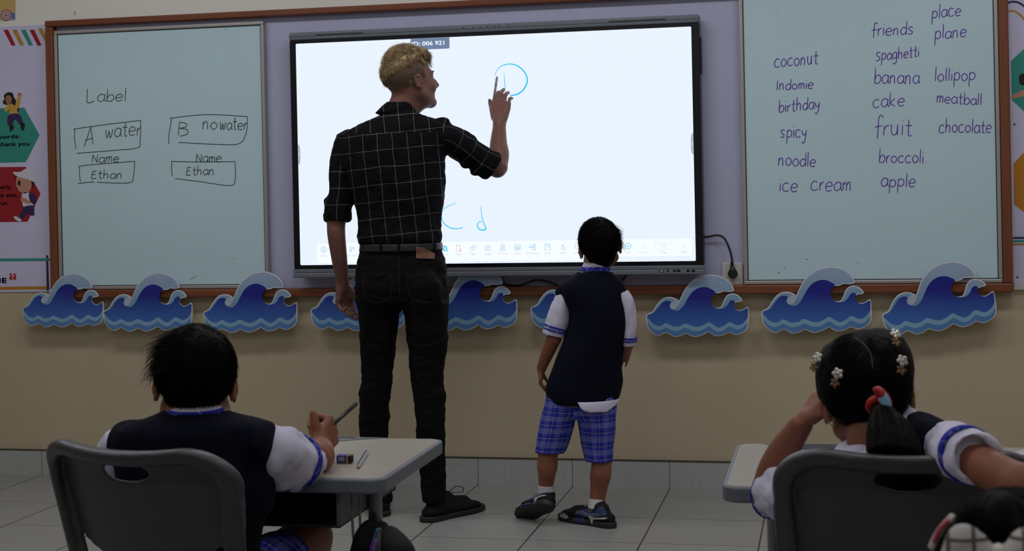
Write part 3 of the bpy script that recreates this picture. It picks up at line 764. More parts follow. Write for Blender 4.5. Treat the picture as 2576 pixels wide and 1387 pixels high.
    icon(1302, 623, [sq(-7, -7, 7, 7), [(-7, -2), (7, -2)], [(-7, 2.5), (7, 2.5)], [(-2.3, -2), (-2.3, 7)], [(2.3, -2), (2.3, 7)]], M_icon, 'Form', tv=15.5)
    icon(1340, 622, [circ(2.5, 10, cx=-6), [(-3.5, 0), (3, 0)], [(0, 0), (0, -6), (3, -6)], [(0, 0), (0, 6), (3, 6)], circ(1.8, 8, cx=5, cy=-6), circ(1.8, 8, cx=5), circ(1.8, 8, cx=5, cy=6)], M_icon, 'Mind map', tv=15.5)
    icon(1377.5, 622, [sq(-7, -7, 7, 7), [(-1, -7), (-1, 1), (2, -1), (5, 1), (5, -7)]], M_icon, 'Note', tv=15.5)
    icon(1416, 622, [[(-2, 4), (-1, -7), (1, -7), (1, -1), (6, 0), (6, 7), (0, 7), (-4, 2)], [(-6, -6), (-5, -5)]], M_icon, 'Move', tv=15)
    icon(1453, 620, [circ(7.5), [(-3, 0), (3, 0)]], M_icon, 'More', tv=16.5)
    icon(1580, 619.5, [circ(7.5), [(-4, 0), (4, 0)], [(0, -4), (0, 4)]], M_icon_c, 'Add', tv=15.5)
    icon(1618.5, 618.5, [[(3, -6), (-3, 0), (3, 6)]], M_icon_p, 'Previous', M_icon_p, tv=16.5)
    icon(1670, 619.5, [sq(-22, -8, 22, 8)], M_icon_p, 'Page', tv=15.5, r=.5)
    w = Geo(); wall_text(w, '1/1', at(1670, 619.5, yy-.0006), .016); w.build('page_number', M_icon_g, t)
    icon(1722, 618.5, [[(-3, -6), (3, 0), (-3, 6)]], M_icon_p, 'Next', tv=15.5)
display()

# ------------------------------------------------------------------ power socket, plug, cables
def socket():
    t = thing('wall_socket', at(1843, 688, -.012), 'square cream wall socket at the edge of the right board', 'socket')
    a = at(1816, 662, -.02); b = at(1869.5, 717, -.02)
    Geo().box((a[0], -.022, b[2]), (b[0], -.0103, a[2]), bev=.003).build('face_plate', M_plate, t)
    q = Geo()
    for v in (680, 700): c = at(1864, v, -.022); q.tube([c, c-np.array([0, .0008, 0])], .002, 8)
    q.build('plate_screw', M_alu, t)
    c = thing('power_cable', at(1842, 690, -.025), 'black power cable looping from the display side to its round plug', 'cable')
    P = [at(u, v, y) for u, v, y in ((1768, 597, -.030), (1782, 596, -.033), (1804, 592, -.035), (1820, 598, -.038), (1831, 616, -.042), (1838, 637, -.044), (1841.5, 655, -.045), (1842.5, 672, -.045))]
    Geo().tube(spline(P, 6), .0042, 8).build('cord', M_cable, c, smooth=True)
    q = Geo(); p = [at(1841.5, v, -.045) for v in (659, 664, 668, 673)]
    q.tube(p, [.0065, .0068, .0066, .008], 10)
    pc = at(1843.5, 689, -.04)
    bm = bmesh.new(); bmesh.ops.create_cone(bm, segments=28, radius1=.0195, radius2=.0185, depth=.034, cap_ends=True)
    bmesh.ops.bevel(bm, geom=list(bm.edges), offset=.003, segments=2, affect='EDGES')
    for v in bm.verts: v.co = Vector((pc[0]+v.co.x, -.0405+v.co.z, pc[2]+v.co.y))
    q.bm(bm); q.tube([at(1842, 671, -.044), at(1843, 680, -.044)], [.008, .014], 10)
    q.build('plug', M_black, c, smooth=False)
    d = thing('signal_cable', at(1330, 712, -.03), 'black cable drooping below the display behind the standing boy', 'cable')
    P = [at(u, v, y) for u, v, y in ((1245, 706, -.03), (1262, 712, -.03), (1295, 719, -.035), (1320, 714, -.04), (1348, 705, -.045), (1375, 708, -.045), (1400, 716, -.04), (1430, 724, -.04), (1500, 726, -.04), (1545, 715, -.035), (1564, 707, -.035), (1576, 692, -.035))]
    Geo().tube(spline(P, 5), .0042, 8).build('cord', M_cable, d, smooth=True)
socket()

# ------------------------------------------------------------------ wave cut-outs
WO = [(345,1190),(390,1165),(425,1110),(465,1065),(510,1045),(555,1047),(590,1062),(605,1070),(625,1030),(650,980),(690,930),(740,890),(800,867),(870,858),(930,868),(985,895),(1020,930),(1040,975),(1036,986),(1000,993),(960,990),(925,1003),(890,1006),(862,1025),(850,1055),(855,1090),(875,1112),(905,1121),(932,1116),(950,1088),(965,1050),(985,1020),(1020,1004),(1060,1010),(1092,1035),(1104,1055),(1095,1067),(1066,1070),(1045,1080),(1038,1105),(1055,1128),(1080,1137),(1110,1130),(1138,1112),(1154,1118),(1158,1200),(1152,1262),(1130,1300),(1090,1325),(1050,1333),(1000,1318),(960,1338),(900,1347),(860,1328),(840,1318),(800,1340),(740,1358),(700,1350),(660,1335),(620,1355),(570,1362),(530,1343),(500,1332),(460,1353),(420,1352),(380,1322),(352,1282),(342,1230)]
BT = [(352,1210),(390,1255),(430,1278),(465,1275),(500,1255),(540,1270),(570,1280),(620,1272),(657,1252),(715,1272),(755,1278),(800,1262),(843,1237),(880,1258),(920,1278),(960,1265),(1003,1233),(1040,1245),(1075,1255),(1120,1232),(1150,1185)]
BL = [(352,1248),(385,1290),(425,1312),(465,1308),(500,1290),(535,1305),(570,1315),(620,1305),(657,1287),(710,1306),(755,1312),(800,1297),(843,1272),(880,1294),(920,1312),(960,1300),(1003,1268),(1040,1280),(1070,1290),(1112,1275),(1150,1232)]
BODY_TOP = [(352,1196),(400,1176),(440,1130),(475,1088),(510,1074),(540,1083),(532,1110),(545,1140),(575,1152),(605,1148),(640,1112),(675,1050),(710,1000),(755,968),(805,957),(850,968),(893,997),(868,1025),(857,1055),(862,1090),(882,1115),(920,1128),(960,1122),(990,1095),(1005,1068),(1030,1057),(1046,1068),(1044,1082),(1040,1108),(1058,1130),(1082,1142),(1112,1134),(1140,1118),(1150,1122)]
def inset(p, d):
    p = np.asarray(p, float); n = len(p); out = []
    ar = sum(p[i][0]*p[(i+1) % n][1]-p[(i+1) % n][0]*p[i][1] for i in range(n)); s = 1 if ar > 0 else -1
    for i in range(n):
        t = p[(i+1) % n]-p[i-1]; t = t/(np.linalg.norm(t)+1e-9); out.append(p[i]+s*d*np.array([-t[1], t[0]]))
    return np.array(out)
def wave(uvl, uvr, label, tilt=0):
    Y = -.066
    A, B = at(*uvl, Y), at(*uvr, Y)
    ra, rb = np.array((345., 1190)), np.array((1155., 1122))
    dw = np.array([B[0]-A[0], B[2]-A[2]]); dr = np.array([rb[0]-ra[0], -(rb[1]-ra[1])])
    sc = np.linalg.norm(dw)/np.linalg.norm(dr); an = math.atan2(dw[1], dw[0])-math.atan2(dr[1], dr[0])
    ca, sa = math.cos(an)*sc, math.sin(an)*sc
    def W3(p, y):
        x = np.asarray(p, float)[:, 0]-345; z = -(np.asarray(p, float)[:, 1]-1190)
        return np.stack([A[0]+x*ca-z*sa, np.full(len(x), y), A[2]+x*sa+z*ca], 1)
    bot = W3([(700, 1358)], 0)[0]
    t = thing('wave_cutout', (bot[0], Y, bot[2]), label, 'wave decoration', 'blue paper waves hung along the board frame')
    out = spline(WO, 4, True); d = .0002
    Geo().prism(W3(out, Y), (0, .006, 0)).build('backing_card', M_card, t, label='white card edge')
    ins = spline(inset(WO, 8), 4, True)
    bl = spline(BL, 4); bt = spline(BT, 4); body = spline(BODY_TOP, 4)
    # pale crest: whole inset outline; the other prints lie on it
    Geo().prism(W3(ins, Y-.0006), (0, .0006, 0)).build('crest_print', M_wave_pale, t)
    low = [p for p in spline(inset(WO, 8), 4, True) if p[1] > 1195]
    lower = [p for p in ins if p[1] > 1240 or (p[1] > 1200 and (p[0] > 1100 or p[0] < 360))]
    Geo().prism(W3(np.concatenate([bt, np.array(sorted_edge(ins))]), Y-.0012), (0, .0006, 0)).build('foam_print', M_wave_lite, t)
    Geo().prism(W3(np.concatenate([bl, np.array(sorted_edge(ins, 1236))]), Y-.0018), (0, .0006, 0)).build('base_print', M_wave_mid, t)
    Geo().prism(W3(np.concatenate([body, bt[::-1]]), Y-.0014), (0, .0008, 0)).build('body_print', M_wave_dark, t)
    c = spline([(600, 1072), (575, 1068), (548, 1086), (532, 1108), (537, 1132), (558, 1144), (582, 1136), (600, 1112), (612, 1084)], 4, True)
    Geo().prism(W3(c, Y-.0020), (0, .0006, 0)).build('foam_ball_print', M_wave_foam, t)
    return t
def sorted_edge(ins, y0=1190):
    """outline part below the band, from right to left"""
    i0 = int(np.argmin(np.hypot(ins[:, 0]-1150, ins[:, 1]-y0))); i1 = int(np.argmin(np.hypot(ins[:, 0]-350, ins[:, 1]-(y0+12))))
    n = len(ins); r = []; i = i0
    while True:
        r.append(ins[i % n]);
        if i % n == i1: break
        i += 1
    return r
WV = [((57.6, 774.8), (260, 763), 'blue wave cutout at the far left end below the poster corner'),
      ((261, 783), (483, 766), 'blue wave cutout second from the left, above the seated boy'),
      ((513, 785), (747, 765), 'blue wave cutout under the right corner of the left board'),
      ((783, 778), (1019, 766), 'blue wave cutout mostly hidden behind the legs of the man'),
      ((1052, 778), (1300, 758), 'blue wave cutout just right of the man, below the screen'),
      ((1336, 774), (1588, 757), 'blue wave cutout mostly hidden behind the standing boy'),
      ((1626.5, 792), (1883, 777), 'blue wave cutout below the wall socket and its plug'),
      ((1917, 783), (2191, 758), 'blue wave cutout under the left half of the right board'),
      ((2220, 792), (2501, 737), 'tilted blue wave cutout at the far right end')]
for a, b, l in WV: wave(a, b, l)

# ------------------------------------------------------------------ posters at both sides
def flat(t, name, poly, Y, m, label=None, conv=None, sm=False):
    p = [conv(*q) if conv else q for q in poly]
    if sm: p = spline(p, 5, True)
    P = np.array([at(u, v, Y) for u, v in p]); return Geo().prism(P, (0, .0004, 0)).build(name, m, t, label=label)
def circle(cx, cy, rx, ry=None, n=16): return [(cx+rx*math.cos(2*math.pi*k/n), cy+(ry or rx)*math.sin(2*math.pi*k/n)) for k in range(n)]
def poster_left():
    z0 = at(0, 735, 0)[2]; z1 = at(60, 65, 0)[2]
    t = thing('rules_poster', (FL-.3, 0, z0), 'lavender class rules poster left of the wooden frame', 'poster')
    Geo().box((XL+.35, -.0045, z0), (FL-.003, -.0005, z1)).build('sheet', M_banner, t)
    y = -.0050
    for x, m in ((30, M_red), (106, M_gold), (182, M_teal), (257, M_red), (330, M_gold)):
        flat(t, 'diagonal_stripe', [(x, 262), (x+40, 258), (x+105, 395), (x+72, 400)] if x < 300 else [(x, 250), (x+38, 247), (403, 330), (403, 383)], y, m, conv=c1)
    flat(t, 'printed_hexagon', [(-200, 948), (212, 940), (345, 1178), (240, 1387), (222, 1415), (-200, 1428)], y, M_teal, 'teal hexagon', conv=c1)
    flat(t, 'printed_hexagon', [(-200, 121), (190, 118), (300, 318), (205, 525), (-200, 532)], y, M_red, 'red hexagon', conv=c2)
    def tx(s, conv, x, yv, x1, size):
        geo = Geo(); a = at(*conv(x, yv), y-.0006); b = at(*conv(x1, yv), y-.0006); wall_text(geo, s, ((a[0]+b[0])/2, y-.0006, a[2]), size, bold=.0008, width=b[0]-a[0]); geo.build('lettering', M_pblack, t, label='printed words '+s)
    tx('magic words:', c1, -215, 1203, 170, .026); tx('please & thank you', c1, -260, 1270, 257, .026)
    tx('properly.', c2, -75, 272, 85, .025); tx('in my seat,', c2, -75, 332, 132, .025); tx("don't run", c2, -120, 392, 52, .025)
    # waving girl
    g1 = lambda n, p, m, k, sm=True: flat(t, 'printed_figure', p, y-.0006*k, m, n, conv=c1, sm=sm)
    g1('hair of the printed girl', [(38, 870), (35, 830), (70, 806), (108, 812), (122, 850), (140, 880), (125, 912), (95, 905), (60, 915), (30, 905), (25, 880)], M_phair, 1)
    g1('face of the printed girl', [(48, 870), (55, 835), (90, 838), (103, 870), (92, 905), (62, 908)], M_pskin, 2)
    g1('backpack of the printed girl', [(120, 905), (155, 915), (168, 955), (150, 985), (120, 960)], M_navy, 1)
    g1('jacket of the printed girl', [(75, 915), (105, 905), (130, 920), (160, 835), (180, 840), (165, 930), (148, 960), (165, 1005), (120, 1015), (80, 1005), (85, 950), (60, 975), (38, 965), (45, 940)], M_pyellow, 3)
    g1('hand of the printed girl', [(160, 838), (153, 818), (172, 810), (186, 820), (180, 842)], M_pskin, 2)
    g1('trousers of the printed girl', [(80, 1000), (165, 995), (195, 1065), (175, 1085), (130, 1040), (105, 1085), (70, 1090), (62, 1050)], M_navy, 4)
    g1('left boot of the printed girl', [(82, 1100), (112, 1092), (120, 1115), (98, 1142), (85, 1140)], M_phair, 4)
    g1('right boot of the printed girl', [(178, 1085), (205, 1072), (215, 1090), (208, 1128), (190, 1138)], M_phair, 4)
    # walking boy
    g2 = lambda n, p, m, k, sm=True: flat(t, 'printed_figure', p, y-.0006*k, m, n, conv=c2, sm=sm)
    g2('head of the printed boy', [(122, 225), (130, 190), (215, 200), (235, 260), (215, 300), (180, 315), (140, 295), (128, 270), (120, 262)], M_pskin2, 2)
    g2('hair of the printed boy', [(120, 185), (240, 200), (250, 245), (232, 285), (222, 240), (205, 225), (125, 208)], M_phair, 1.5)
    g2('cap of the printed boy', [(95, 158), (150, 155), (190, 132), (235, 138), (252, 190), (265, 232), (200, 210), (130, 190)], M_pwhite, 3)
    g2('eye of the printed boy', circle(142, 238, 11, 20), M_phair, 3, False)
    g2('shirt of the printed boy', [(165, 318), (215, 312), (245, 350), (245, 405), (175, 415)], M_pwhite, 2)
    g2('backpack of the printed boy', [(215, 318), (252, 320), (268, 365), (250, 395), (222, 370)], M_navy, 3)
    g2('arm of the printed boy', [(160, 345), (180, 350), (225, 375), (215, 392), (165, 378), (152, 365)], M_pskin2, 3)
    g2('trousers of the printed boy', [(178, 415), (245, 405), (255, 450), (248, 480), (215, 470), (205, 455), (165, 505), (140, 490), (165, 440)], M_navy, 2.5)
    g2('shoe of the printed boy', [(103, 485), (130, 490), (158, 510), (148, 525), (115, 510)], M_pwhite, 3)
    g2('rear shoe of the printed boy', [(253, 445), (262, 450), (280, 495), (272, 500)], M_pwhite, 3)
    flat(t, 'printed_line', [(-200, 800), (378, 797), (380, 816), (-200, 820)], y-.0006, M_teal, 'teal line', conv=c2)
    flat(t, 'printed_line', [(341, 775), (357, 775), (365, 1030), (347, 1042)], y, M_navy, 'navy upright line', conv=c2)
    flat(t, 'printed_line', [(-200, 1012), (345, 1005), (345, 1027), (-200, 1034)], y-.0002, M_orange, 'orange line', conv=c2)
    w = Geo(); a = at(*c2(-110, 965), y-.0006); b = at(*c2(46, 965), y-.0006); wall_text(w, 'LINE', ((a[0]+b[0])/2, y-.0006, a[2]), .030, bold=.0014, width=b[0]-a[0]); w.build('lettering', M_navy, t)
    for dx in (0, 28):
        flat(t, 'quote_mark', [(68+dx, 912), (82+dx, 908), (91+dx, 922), (91+dx, 957), (70+dx, 957), (68+dx, 935), (80+dx, 930)], y, M_pred2, conv=c2)
    # small beach picture above
    z0 = at(20, 51, 0)[2]
    t = thing('beach_picture', (at(0, 50, 0)[0]-.05, 0, z0), 'small sandy beach picture with striped parasol above the rules poster', 'picture')
    Geo().box((at(0, 0, 0)[0]-.3, -.004, z0), (at(38.5, 20, 0)[0], -.0005, z0+.30)).build('sheet', M_pwhite, t)
    flat(t, 'printed_sand', [(-120, -90), (38, -90), (38, 49), (-120, 51)], -.0045, M_sand)
    flat(t, 'printed_sea', [(29, 31), (38, 33), (38, 48), (29, 49)], -.0050, M_pblue)
    for k, (r, m) in enumerate(((14.5, M_pmaroon), (11.5, M_pwhite), (9, M_pmaroon), (6.2, M_pwhite), (3.6, M_pmaroon))):
        flat(t, 'parasol_ring', circle(15.5, 38, r, n=8), -.0055-.0005*k, m)
poster_left()
def poster_right():
    c6 = lambda x, y: (1800+x/3.32, y/3.32)
    z0 = at(2560, 712, 0)[2]
    t = thing('class_poster', (FR+.3, 0, z0), 'lavender poster with teal and orange hexagons right of the wooden frame', 'poster')
    Geo().box((FR+.003, -.0045, z0), (XR-.5, -.0005, FT+.05)).build('sheet', M_banner, t)
    y = -.0050
    for pts, m in (([(2438, 25), (2480, 14), (2530, 22), (2580, 55), (2640, 130)], M_navy), ([(2440, 95), (2490, 92), (2540, 120), (2580, 165), (2640, 260)], M_gold)):
        P = spline([at(*c6(*q), y) for q in pts], 6); Geo().tube(P, .0045, 6, flat=(1, .1)).build('printed_curve', m, t)
    flat(t, 'printed_hexagon', [(2467, 510), (2600, 385), (2900, 385), (3050, 700), (2900, 1030), (2600, 955), (2475, 835)], y, M_teal, 'teal hexagon', conv=c6)
    flat(t, 'printed_figure', [(2535, 640), (2560, 618), (2650, 600), (2700, 680), (2600, 710), (2545, 705)], y-.0006, M_phair, 'dark hair of a printed child', conv=c6, sm=True)
    flat(t, 'printed_figure', [(2465, 800), (2560, 755), (2620, 750), (2620, 790), (2480, 828)], y-.0006, M_pskin2, 'arm of a printed child', conv=c6)
    flat(t, 'printed_hexagon', [(2212, 95), (2290, 10), (2600, 10), (2680, 240), (2600, 460), (2290, 455), (2215, 395)], y, M_orange, 'orange hexagon', conv=c7)
    for v, h, m in ((596.5, 5, M_navy), (604, 6, M_teal), (612.5, 5, M_orange)):
        flat(t, 'printed_line', [(2548, v), (2700, v-1), (2700, v+h-1), (2548, v+h)], y, m)
    for (u, v) in ((2559.5, 698), (2552, 313)):
        flat(t, 'printed_dot', circle(u, v, 2.6), y, M_pblack)
    a = at(2551, 713, -.01); b = at(2551, 730, -.01)
    o = Geo().box((FR+.004, -.016, b[2]), (XR-.5, -.0005, a[2]), bev=.003).build('cable_trunking', M_plate, loc=(FR+.5, 0, b[2]))
    tag(o, 'white plastic cable trunking below the poster right of the frame', 'trunking')
poster_right()
w = Geo().tube([at(188, 28, -.001), at(188.5, 38, -.001)], .0012, 5); tag(w.build('wall_nail', M_grime, loc=at(188, 33, -.001)), 'thin dark nail in the wall above the left board frame', 'nail')
# ------------------------------------------------------------------ school furniture
M_plastic = mat('grey_chair_plastic', (.036, .0385, .047), .34, .5, bump=.15, bump_scale=420)
M_edge = mat('grey_desk_edge', (.135, .15, .18), .4, .45)
M_desk, g = newmat('pale_laminate', .38, .35)
tc = g.n('ShaderNodeTexCoord'); mp = g.n('ShaderNodeMapping'); mp.inputs['Scale'].default_value = (1.6, 60, 60); g.l(tc.outputs['Object'], mp.inputs[0])
g.l(g.mix(g.noise(mp.outputs[0], 1.0, 5), (.31, .272, .23), (.44, .40, .35)), g.b.inputs['Base Color'])
M_tube = mat('grey_metal_tube', (.20, .21, .23), .38, .5, metal=.3)
M_tray = mat('black_tray_plastic', (.018, .018, .02), .5)
M_trayw = mat('grey_tray_side', (.13, .135, .145), .5)

def sdf_custom(V, lo, hi, fn, k=0, sub=False):
    sl = V.sl(lo, hi); X, Y, Z = V.xyz(sl); d = fn(X, Y, Z).astype(np.float32)
    (V.cut if sub else V.put)(sl, d, k)

def chair(cx, cy, rot, zt, label, width=.41):
    """school chair facing +Y before turning; zt = top of the backrest; built about its own base"""
    t = thing('school_chair', (cx, cy, 0), label, 'chair')
    zs = .385; hw = width/2; z0 = zs+.075; hr = zt-z0
    V = Vox((-hw-.05, -.12, zs-.01), (hw+.05, .15, zt+.03), .0038)
    curve = lambda X: 1.15*X*X
    tilt = lambda Z: -.24*(Z-zs)-.2*np.maximum(Z-zt+.06, 0)
    sagz = lambda X: .52*X*X-.008
    def rr(X, Z, hx, hzz, r):
        qx = np.abs(X)-hx+r; qz = np.abs(Z)-hzz+r
        return np.sqrt(np.maximum(qx, 0)**2+np.maximum(qz, 0)**2)+np.minimum(np.maximum(qx, qz), 0)-r
    zc = zt-.30; hz = .30
    wid = lambda Z: 1-.55*np.clip(zt-.05-Z, 0, .3)
    def panel(X, Y, Z):
        d2 = rr(X/wid(Z), Z-sagz(X)-zc, hw-.004, hz-.002, .095); y = Y-curve(X)-tilt(Z)
        d = np.maximum(d2, np.abs(y-.012)-.0032)
        return np.maximum(d, (zt-.228+.062*np.clip(np.abs(X)/(hw-.035), 0, 1.2)**2.6)-Z)
    def rim(X, Y, Z):
        d2 = rr(X/wid(Z), Z-sagz(X)-zc, hw-.004, hz-.002, .095)+.0135; y = Y-curve(X)-tilt(Z)
        q = (np.abs(d2/.0145)**2.6+np.abs((y+.000)/.0185)**2.6)**(1/2.6)
        return np.maximum((q-1)*.0145, zs+.03-Z)
    lo, hi = V.lo, V.lo+V.n*V.h
    sdf_custom(V, lo, hi, panel); sdf_custom(V, lo, hi, rim, .006)
    for s in (-1, 1):
        xx = lambda z: s*((hw-.018)*(1-.55*min(max(zt-.05-z, 0), .3)))
        P3 = [(xx(z), 1.15*xx(z)**2+float(-.24*(z-zs))+.004, z) for z in (zt-.10, zt-.17, zs+.05)]+[(s*(hw-.055), .055, zs)]
        V.loft(Loft([(P3[0], .016, .012), (P3[1], .021, .012), (P3[2], .024, .013), (P3[3], .026, .014)], side=(1, 0, 0)), .008)
    hole = lambda X, Y, Z: (np.sqrt((X/.050)**2+((Z-sagz(X)-(zt-.044))/.0160)**2)-1)*.0165+0*Y
    sdf_custom(V, lo, hi, hole, .002, True)
    v, f = V.mesh(2)
    ca, sa = math.cos(rot), math.sin(rot)
    R = lambda P: np.stack([np.asarray(P)[:, 0]*ca-np.asarray(P)[:, 1]*sa+cx, np.asarray(P)[:, 0]*sa+np.asarray(P)[:, 1]*ca+cy, np.asarray(P)[:, 2]], 1)
    mk('backrest', R(v), f, M_plastic, t, smooth=True)
    # seat
    V = Vox((-hw-.02, 0, zs-.05), (hw+.02, .42, zs+.04), .005)
    def seat(X, Y, Z):
        d2 = rr(X, Y-.205, hw-.012, .190, .07)
        z = Z-(zs-.010-.35*np.maximum(0, .17-np.abs(X))**2-.5*np.maximum(0, Y-.30)**2*4)
        return np.maximum(d2, np.abs(z)-.009)
    sdf_custom(V, V.lo, V.lo+V.n*V.h, seat); v, f = V.mesh(2); mk('seat', R(v), f, M_plastic, t, smooth=True)
    for s in (-1, 1):
        g1 = Geo().tube(R(spline([(s*.15, .09, zs-.02), (s*.165, .03, zs-.06), (s*.185, -.03, .02), (s*.186, -.032, 0)], 6)), .0115, 10); g1.build('leg', M_tube, t, smooth=True)
        g1 = Geo().tube(R(spline([(s*.15, .30, zs-.02), (s*.165, .34, zs-.06), (s*.185, .385, .02), (s*.186, .387, 0)], 6)), .0115, 10); g1.build('leg', M_tube, t, smooth=True)
        Geo().tube(R(np.array([(s*.15, .07, zs-.022), (s*.15, .32, zs-.022)])), .0115, 10).build('seat_rail', M_tube, t, smooth=True)
    Geo().tube(R(np.array([(-.17, .0, .26), (.17, .0, .26)])), .009, 10).build('stretcher', M_tube, t, smooth=True)
    return t
chairL = chair(.917, -3.585, math.radians(-15), at(330, 1120, -3.66)[2]+.002, 'grey plastic school chair behind the seated boy with the pen', .443)
pc = at(2280, 1140, -3.74)
chairR = chair(pc[0], -3.66, math.radians(1.5), pc[2]+.008, 'grey plastic school chair behind the girl with the ponytail', .425)

def desk(x0, x1, y0, y1, zt, label, seed):
    t = thing('school_desk', ((x0+x1)/2, (y0+y1)/2, 0), label, 'desk')
    r = .035; th = .030
    def rrect(xa, ya, xb, yb, r, z, n=7):
        p = []
        for cx, cy, a0 in ((xb-r, yb-r, 0), (xa+r, yb-r, 90), (xa+r, ya+r, 180), (xb-r, ya+r, 270)):
            for k in range(n+1):
                a = math.radians(a0+90*k/n); p.append((cx+r*math.cos(a), cy+r*math.sin(a), z))
        return p
    # edge band as a bevelled slab
    bm = bmesh.new(); vs = [bm.verts.new(p) for p in rrect(x0, y0, x1, y1, r, zt-th)]; f = bm.faces.new(vs)
    ex = bmesh.ops.extrude_face_region(bm, geom=[f]); up = [q for q in ex['geom'] if isinstance(q, bmesh.types.BMVert)]
    bmesh.ops.translate(bm, verts=up, vec=(0, 0, th)); bmesh.ops.recalc_face_normals(bm, faces=bm.faces)
    ed = [e for e in bm.edges if abs(e.verts[0].co.z-e.verts[1].co.z) < 1e-6]
    bmesh.ops.bevel(bm, geom=ed, offset=.005, segments=3, profile=.5, affect='EDGES')
    Geo().bm(bm).build('edge_band', M_edge, t, smooth=False, label='grey rounded desk edge')
    Geo().prism(rrect(x0+.008, y0+.008, x1-.008, y1-.008, r-.008, zt+.0006), (0, 0, -.002)).build('top_surface', M_desk, t, label='pale wood grain desk surface')
    # pencil groove along the far edge
    xm = (x0+x1)/2-.01; P = []
    gl = [(x0+.06, y1-.006), (x0+.09, y1-.050), (x0+.16, y1-.072), (xm, y1-.080), (xm+.06, y1-.078), (xm+.11, y1-.062), (xm+.16, y1-.030), (xm+.21, y1-.006)]
    Geo().prism([(a, b, zt+.0020) for a, b in spline([q for q in gl], 4)], (0, 0, -.0018)).build('pencil_groove', M_edge, t, label='grey pencil groove at the far edge')
    q = Geo(); 
    for a_, b_ in ((.066, .05), (.050, .08), (.032, .10), (.016, .14)): Geo().box((x0+.13, y1-a_-.004, zt+.0018), (xm+b_, y1-a_, zt+.0030)).build('groove_ridge', M_tray, t)
    # book tray
    tx0, tx1, ty0, ty1, tz0, tz1 = x0+.10, x1-.100, y0+.030, y1-.07, zt-th-.075, zt-th
    Geo().box((tx0, ty0, tz0), (tx1, ty1, tz0+.006), bev=.002).build('tray_bottom', M_tray, t)
    for n, lo, hi in (('tray_side', (tx0, ty0, tz0), (tx0+.008, ty1, tz1)), ('tray_side', (tx1-.008, ty0, tz0), (tx1, ty1, tz1))):
        Geo().box(lo, hi, bev=.002).build(n, M_trayw, t)
    Geo().box((tx0, ty1-.008, tz0), (tx1, ty1, tz1), bev=.002).build('tray_back', M_tray, t)
    # legs: one oval post with a foot bar each side
    ym = (y0+y1)/2-.02
    for xx in (x0+.088, x1-.088):
        V = Vox((xx-.05, ym-.06, 0), (xx+.05, ym+.06, zt-th), .004)
        V.loft(Loft([((xx, ym, .03), .015, .024), ((xx, ym, zt-th-.001), .0145, .023)], side=(1, 0, 0)))
        v, f = V.mesh(1); mk('leg', v, f, M_tube, t, smooth=True)
        Geo().box((xx-.02, y0+.06, zt-th-.012), (xx+.02, y1-.08, zt-th), bev=.003).build('top_bracket', M_tube, t)
        Geo().tube([(xx, y0+.02, .02), (xx, y1-.02, .02)], .018, 12).build('foot_bar', M_tube, t, smooth=True)
        for yy in (y0+.035, y1-.035): Geo().tube([(xx, yy, .016), (xx, yy, 0)], .022, 14).build('foot_cap', M_tray, t, smooth=True)
    Geo().tube([(x0+.088, ym, .20), (x1-.088, ym, .20)], .011, 10).build('cross_rail', M_tube, t, smooth=True)
    # bag hook
    q = Geo(); hx = x1-.080; hy = y0+.05
    for dx in (0, .016):
        q.tube(spline([(hx+dx, hy, zt-th), (hx+dx, hy-.002, zt-th-.06), (hx+dx+.006, hy-.012, zt-th-.105), (hx+dx+.016, hy-.024, zt-th-.112), (hx+dx+.02, hy-.034, zt-th-.095)], 5), .0028, 7)
    q.build('bag_hook', M_tube, t, smooth=True)
    return t
ZD = .65
DY0, DY1 = -3.285, -2.785
dxr = atz(1122, 1104, ZD)[0]
desk(dxr-.68, dxr, DY0, DY1, ZD, 'pale school desk with sharpener and pencil on it, in front of the seated boy', 1)
dxl = atz(1812, 1232, ZD)[0]
desk(dxl, dxl+.68, DY0, DY1, ZD, 'pale school desk in front of the girl leaning on her hand', 2)

# things on the left desk
def sharpener():
    a = atz(845, 1167, ZD+.001); b = atz(884, 1167, ZD+.001); c = (a+b)/2; w = np.linalg.norm(b-a)
    t = thing('pencil_sharpener', (c[0], c[1]+.009, ZD+.0008), 'small blue and yellow pencil sharpener on the left desk', 'sharpener')
    x0, x1 = c[0]-w/2, c[0]+w/2; y0, y1 = c[1], c[1]+.020; z0 = ZD+.0008; h = .0175
    Geo().box((x0, y0, z0), (x0+w*.68, y1, z0+h), bev=.003).build('blue_body', mat('sharpener_blue', (.03, .06, .30), .35), t)
    Geo().box((x0+w*.60, y0-.0005, z0+h*.45), (x0+w*.70, y1+.0005, z0+h+.0004), bev=.001).build('violet_rim', mat('sharpener_violet', (.07, .03, .30), .35), t)
    Geo().box((x0+w*.66, y0+.0003, z0), (x0+w*.78, y1-.0003, z0+h-.0006), bev=.001).build('yellow_band', mat('sharpener_yellow', (.55, .27, .02), .4), t)
    Geo().box((x0+w*.77, y0, z0), (x1, y1, z0+h), bev=.003).build('black_end', M_black, t)
    Geo().box((x0+w*.15, y0-.0004, z0+h*.30), (x0+w*.54, y0+.002, z0+h*.78), bev=.0006).build('label_window', mat('sharpener_silver', (.30, .30, .30), .3), t)
sharpener()
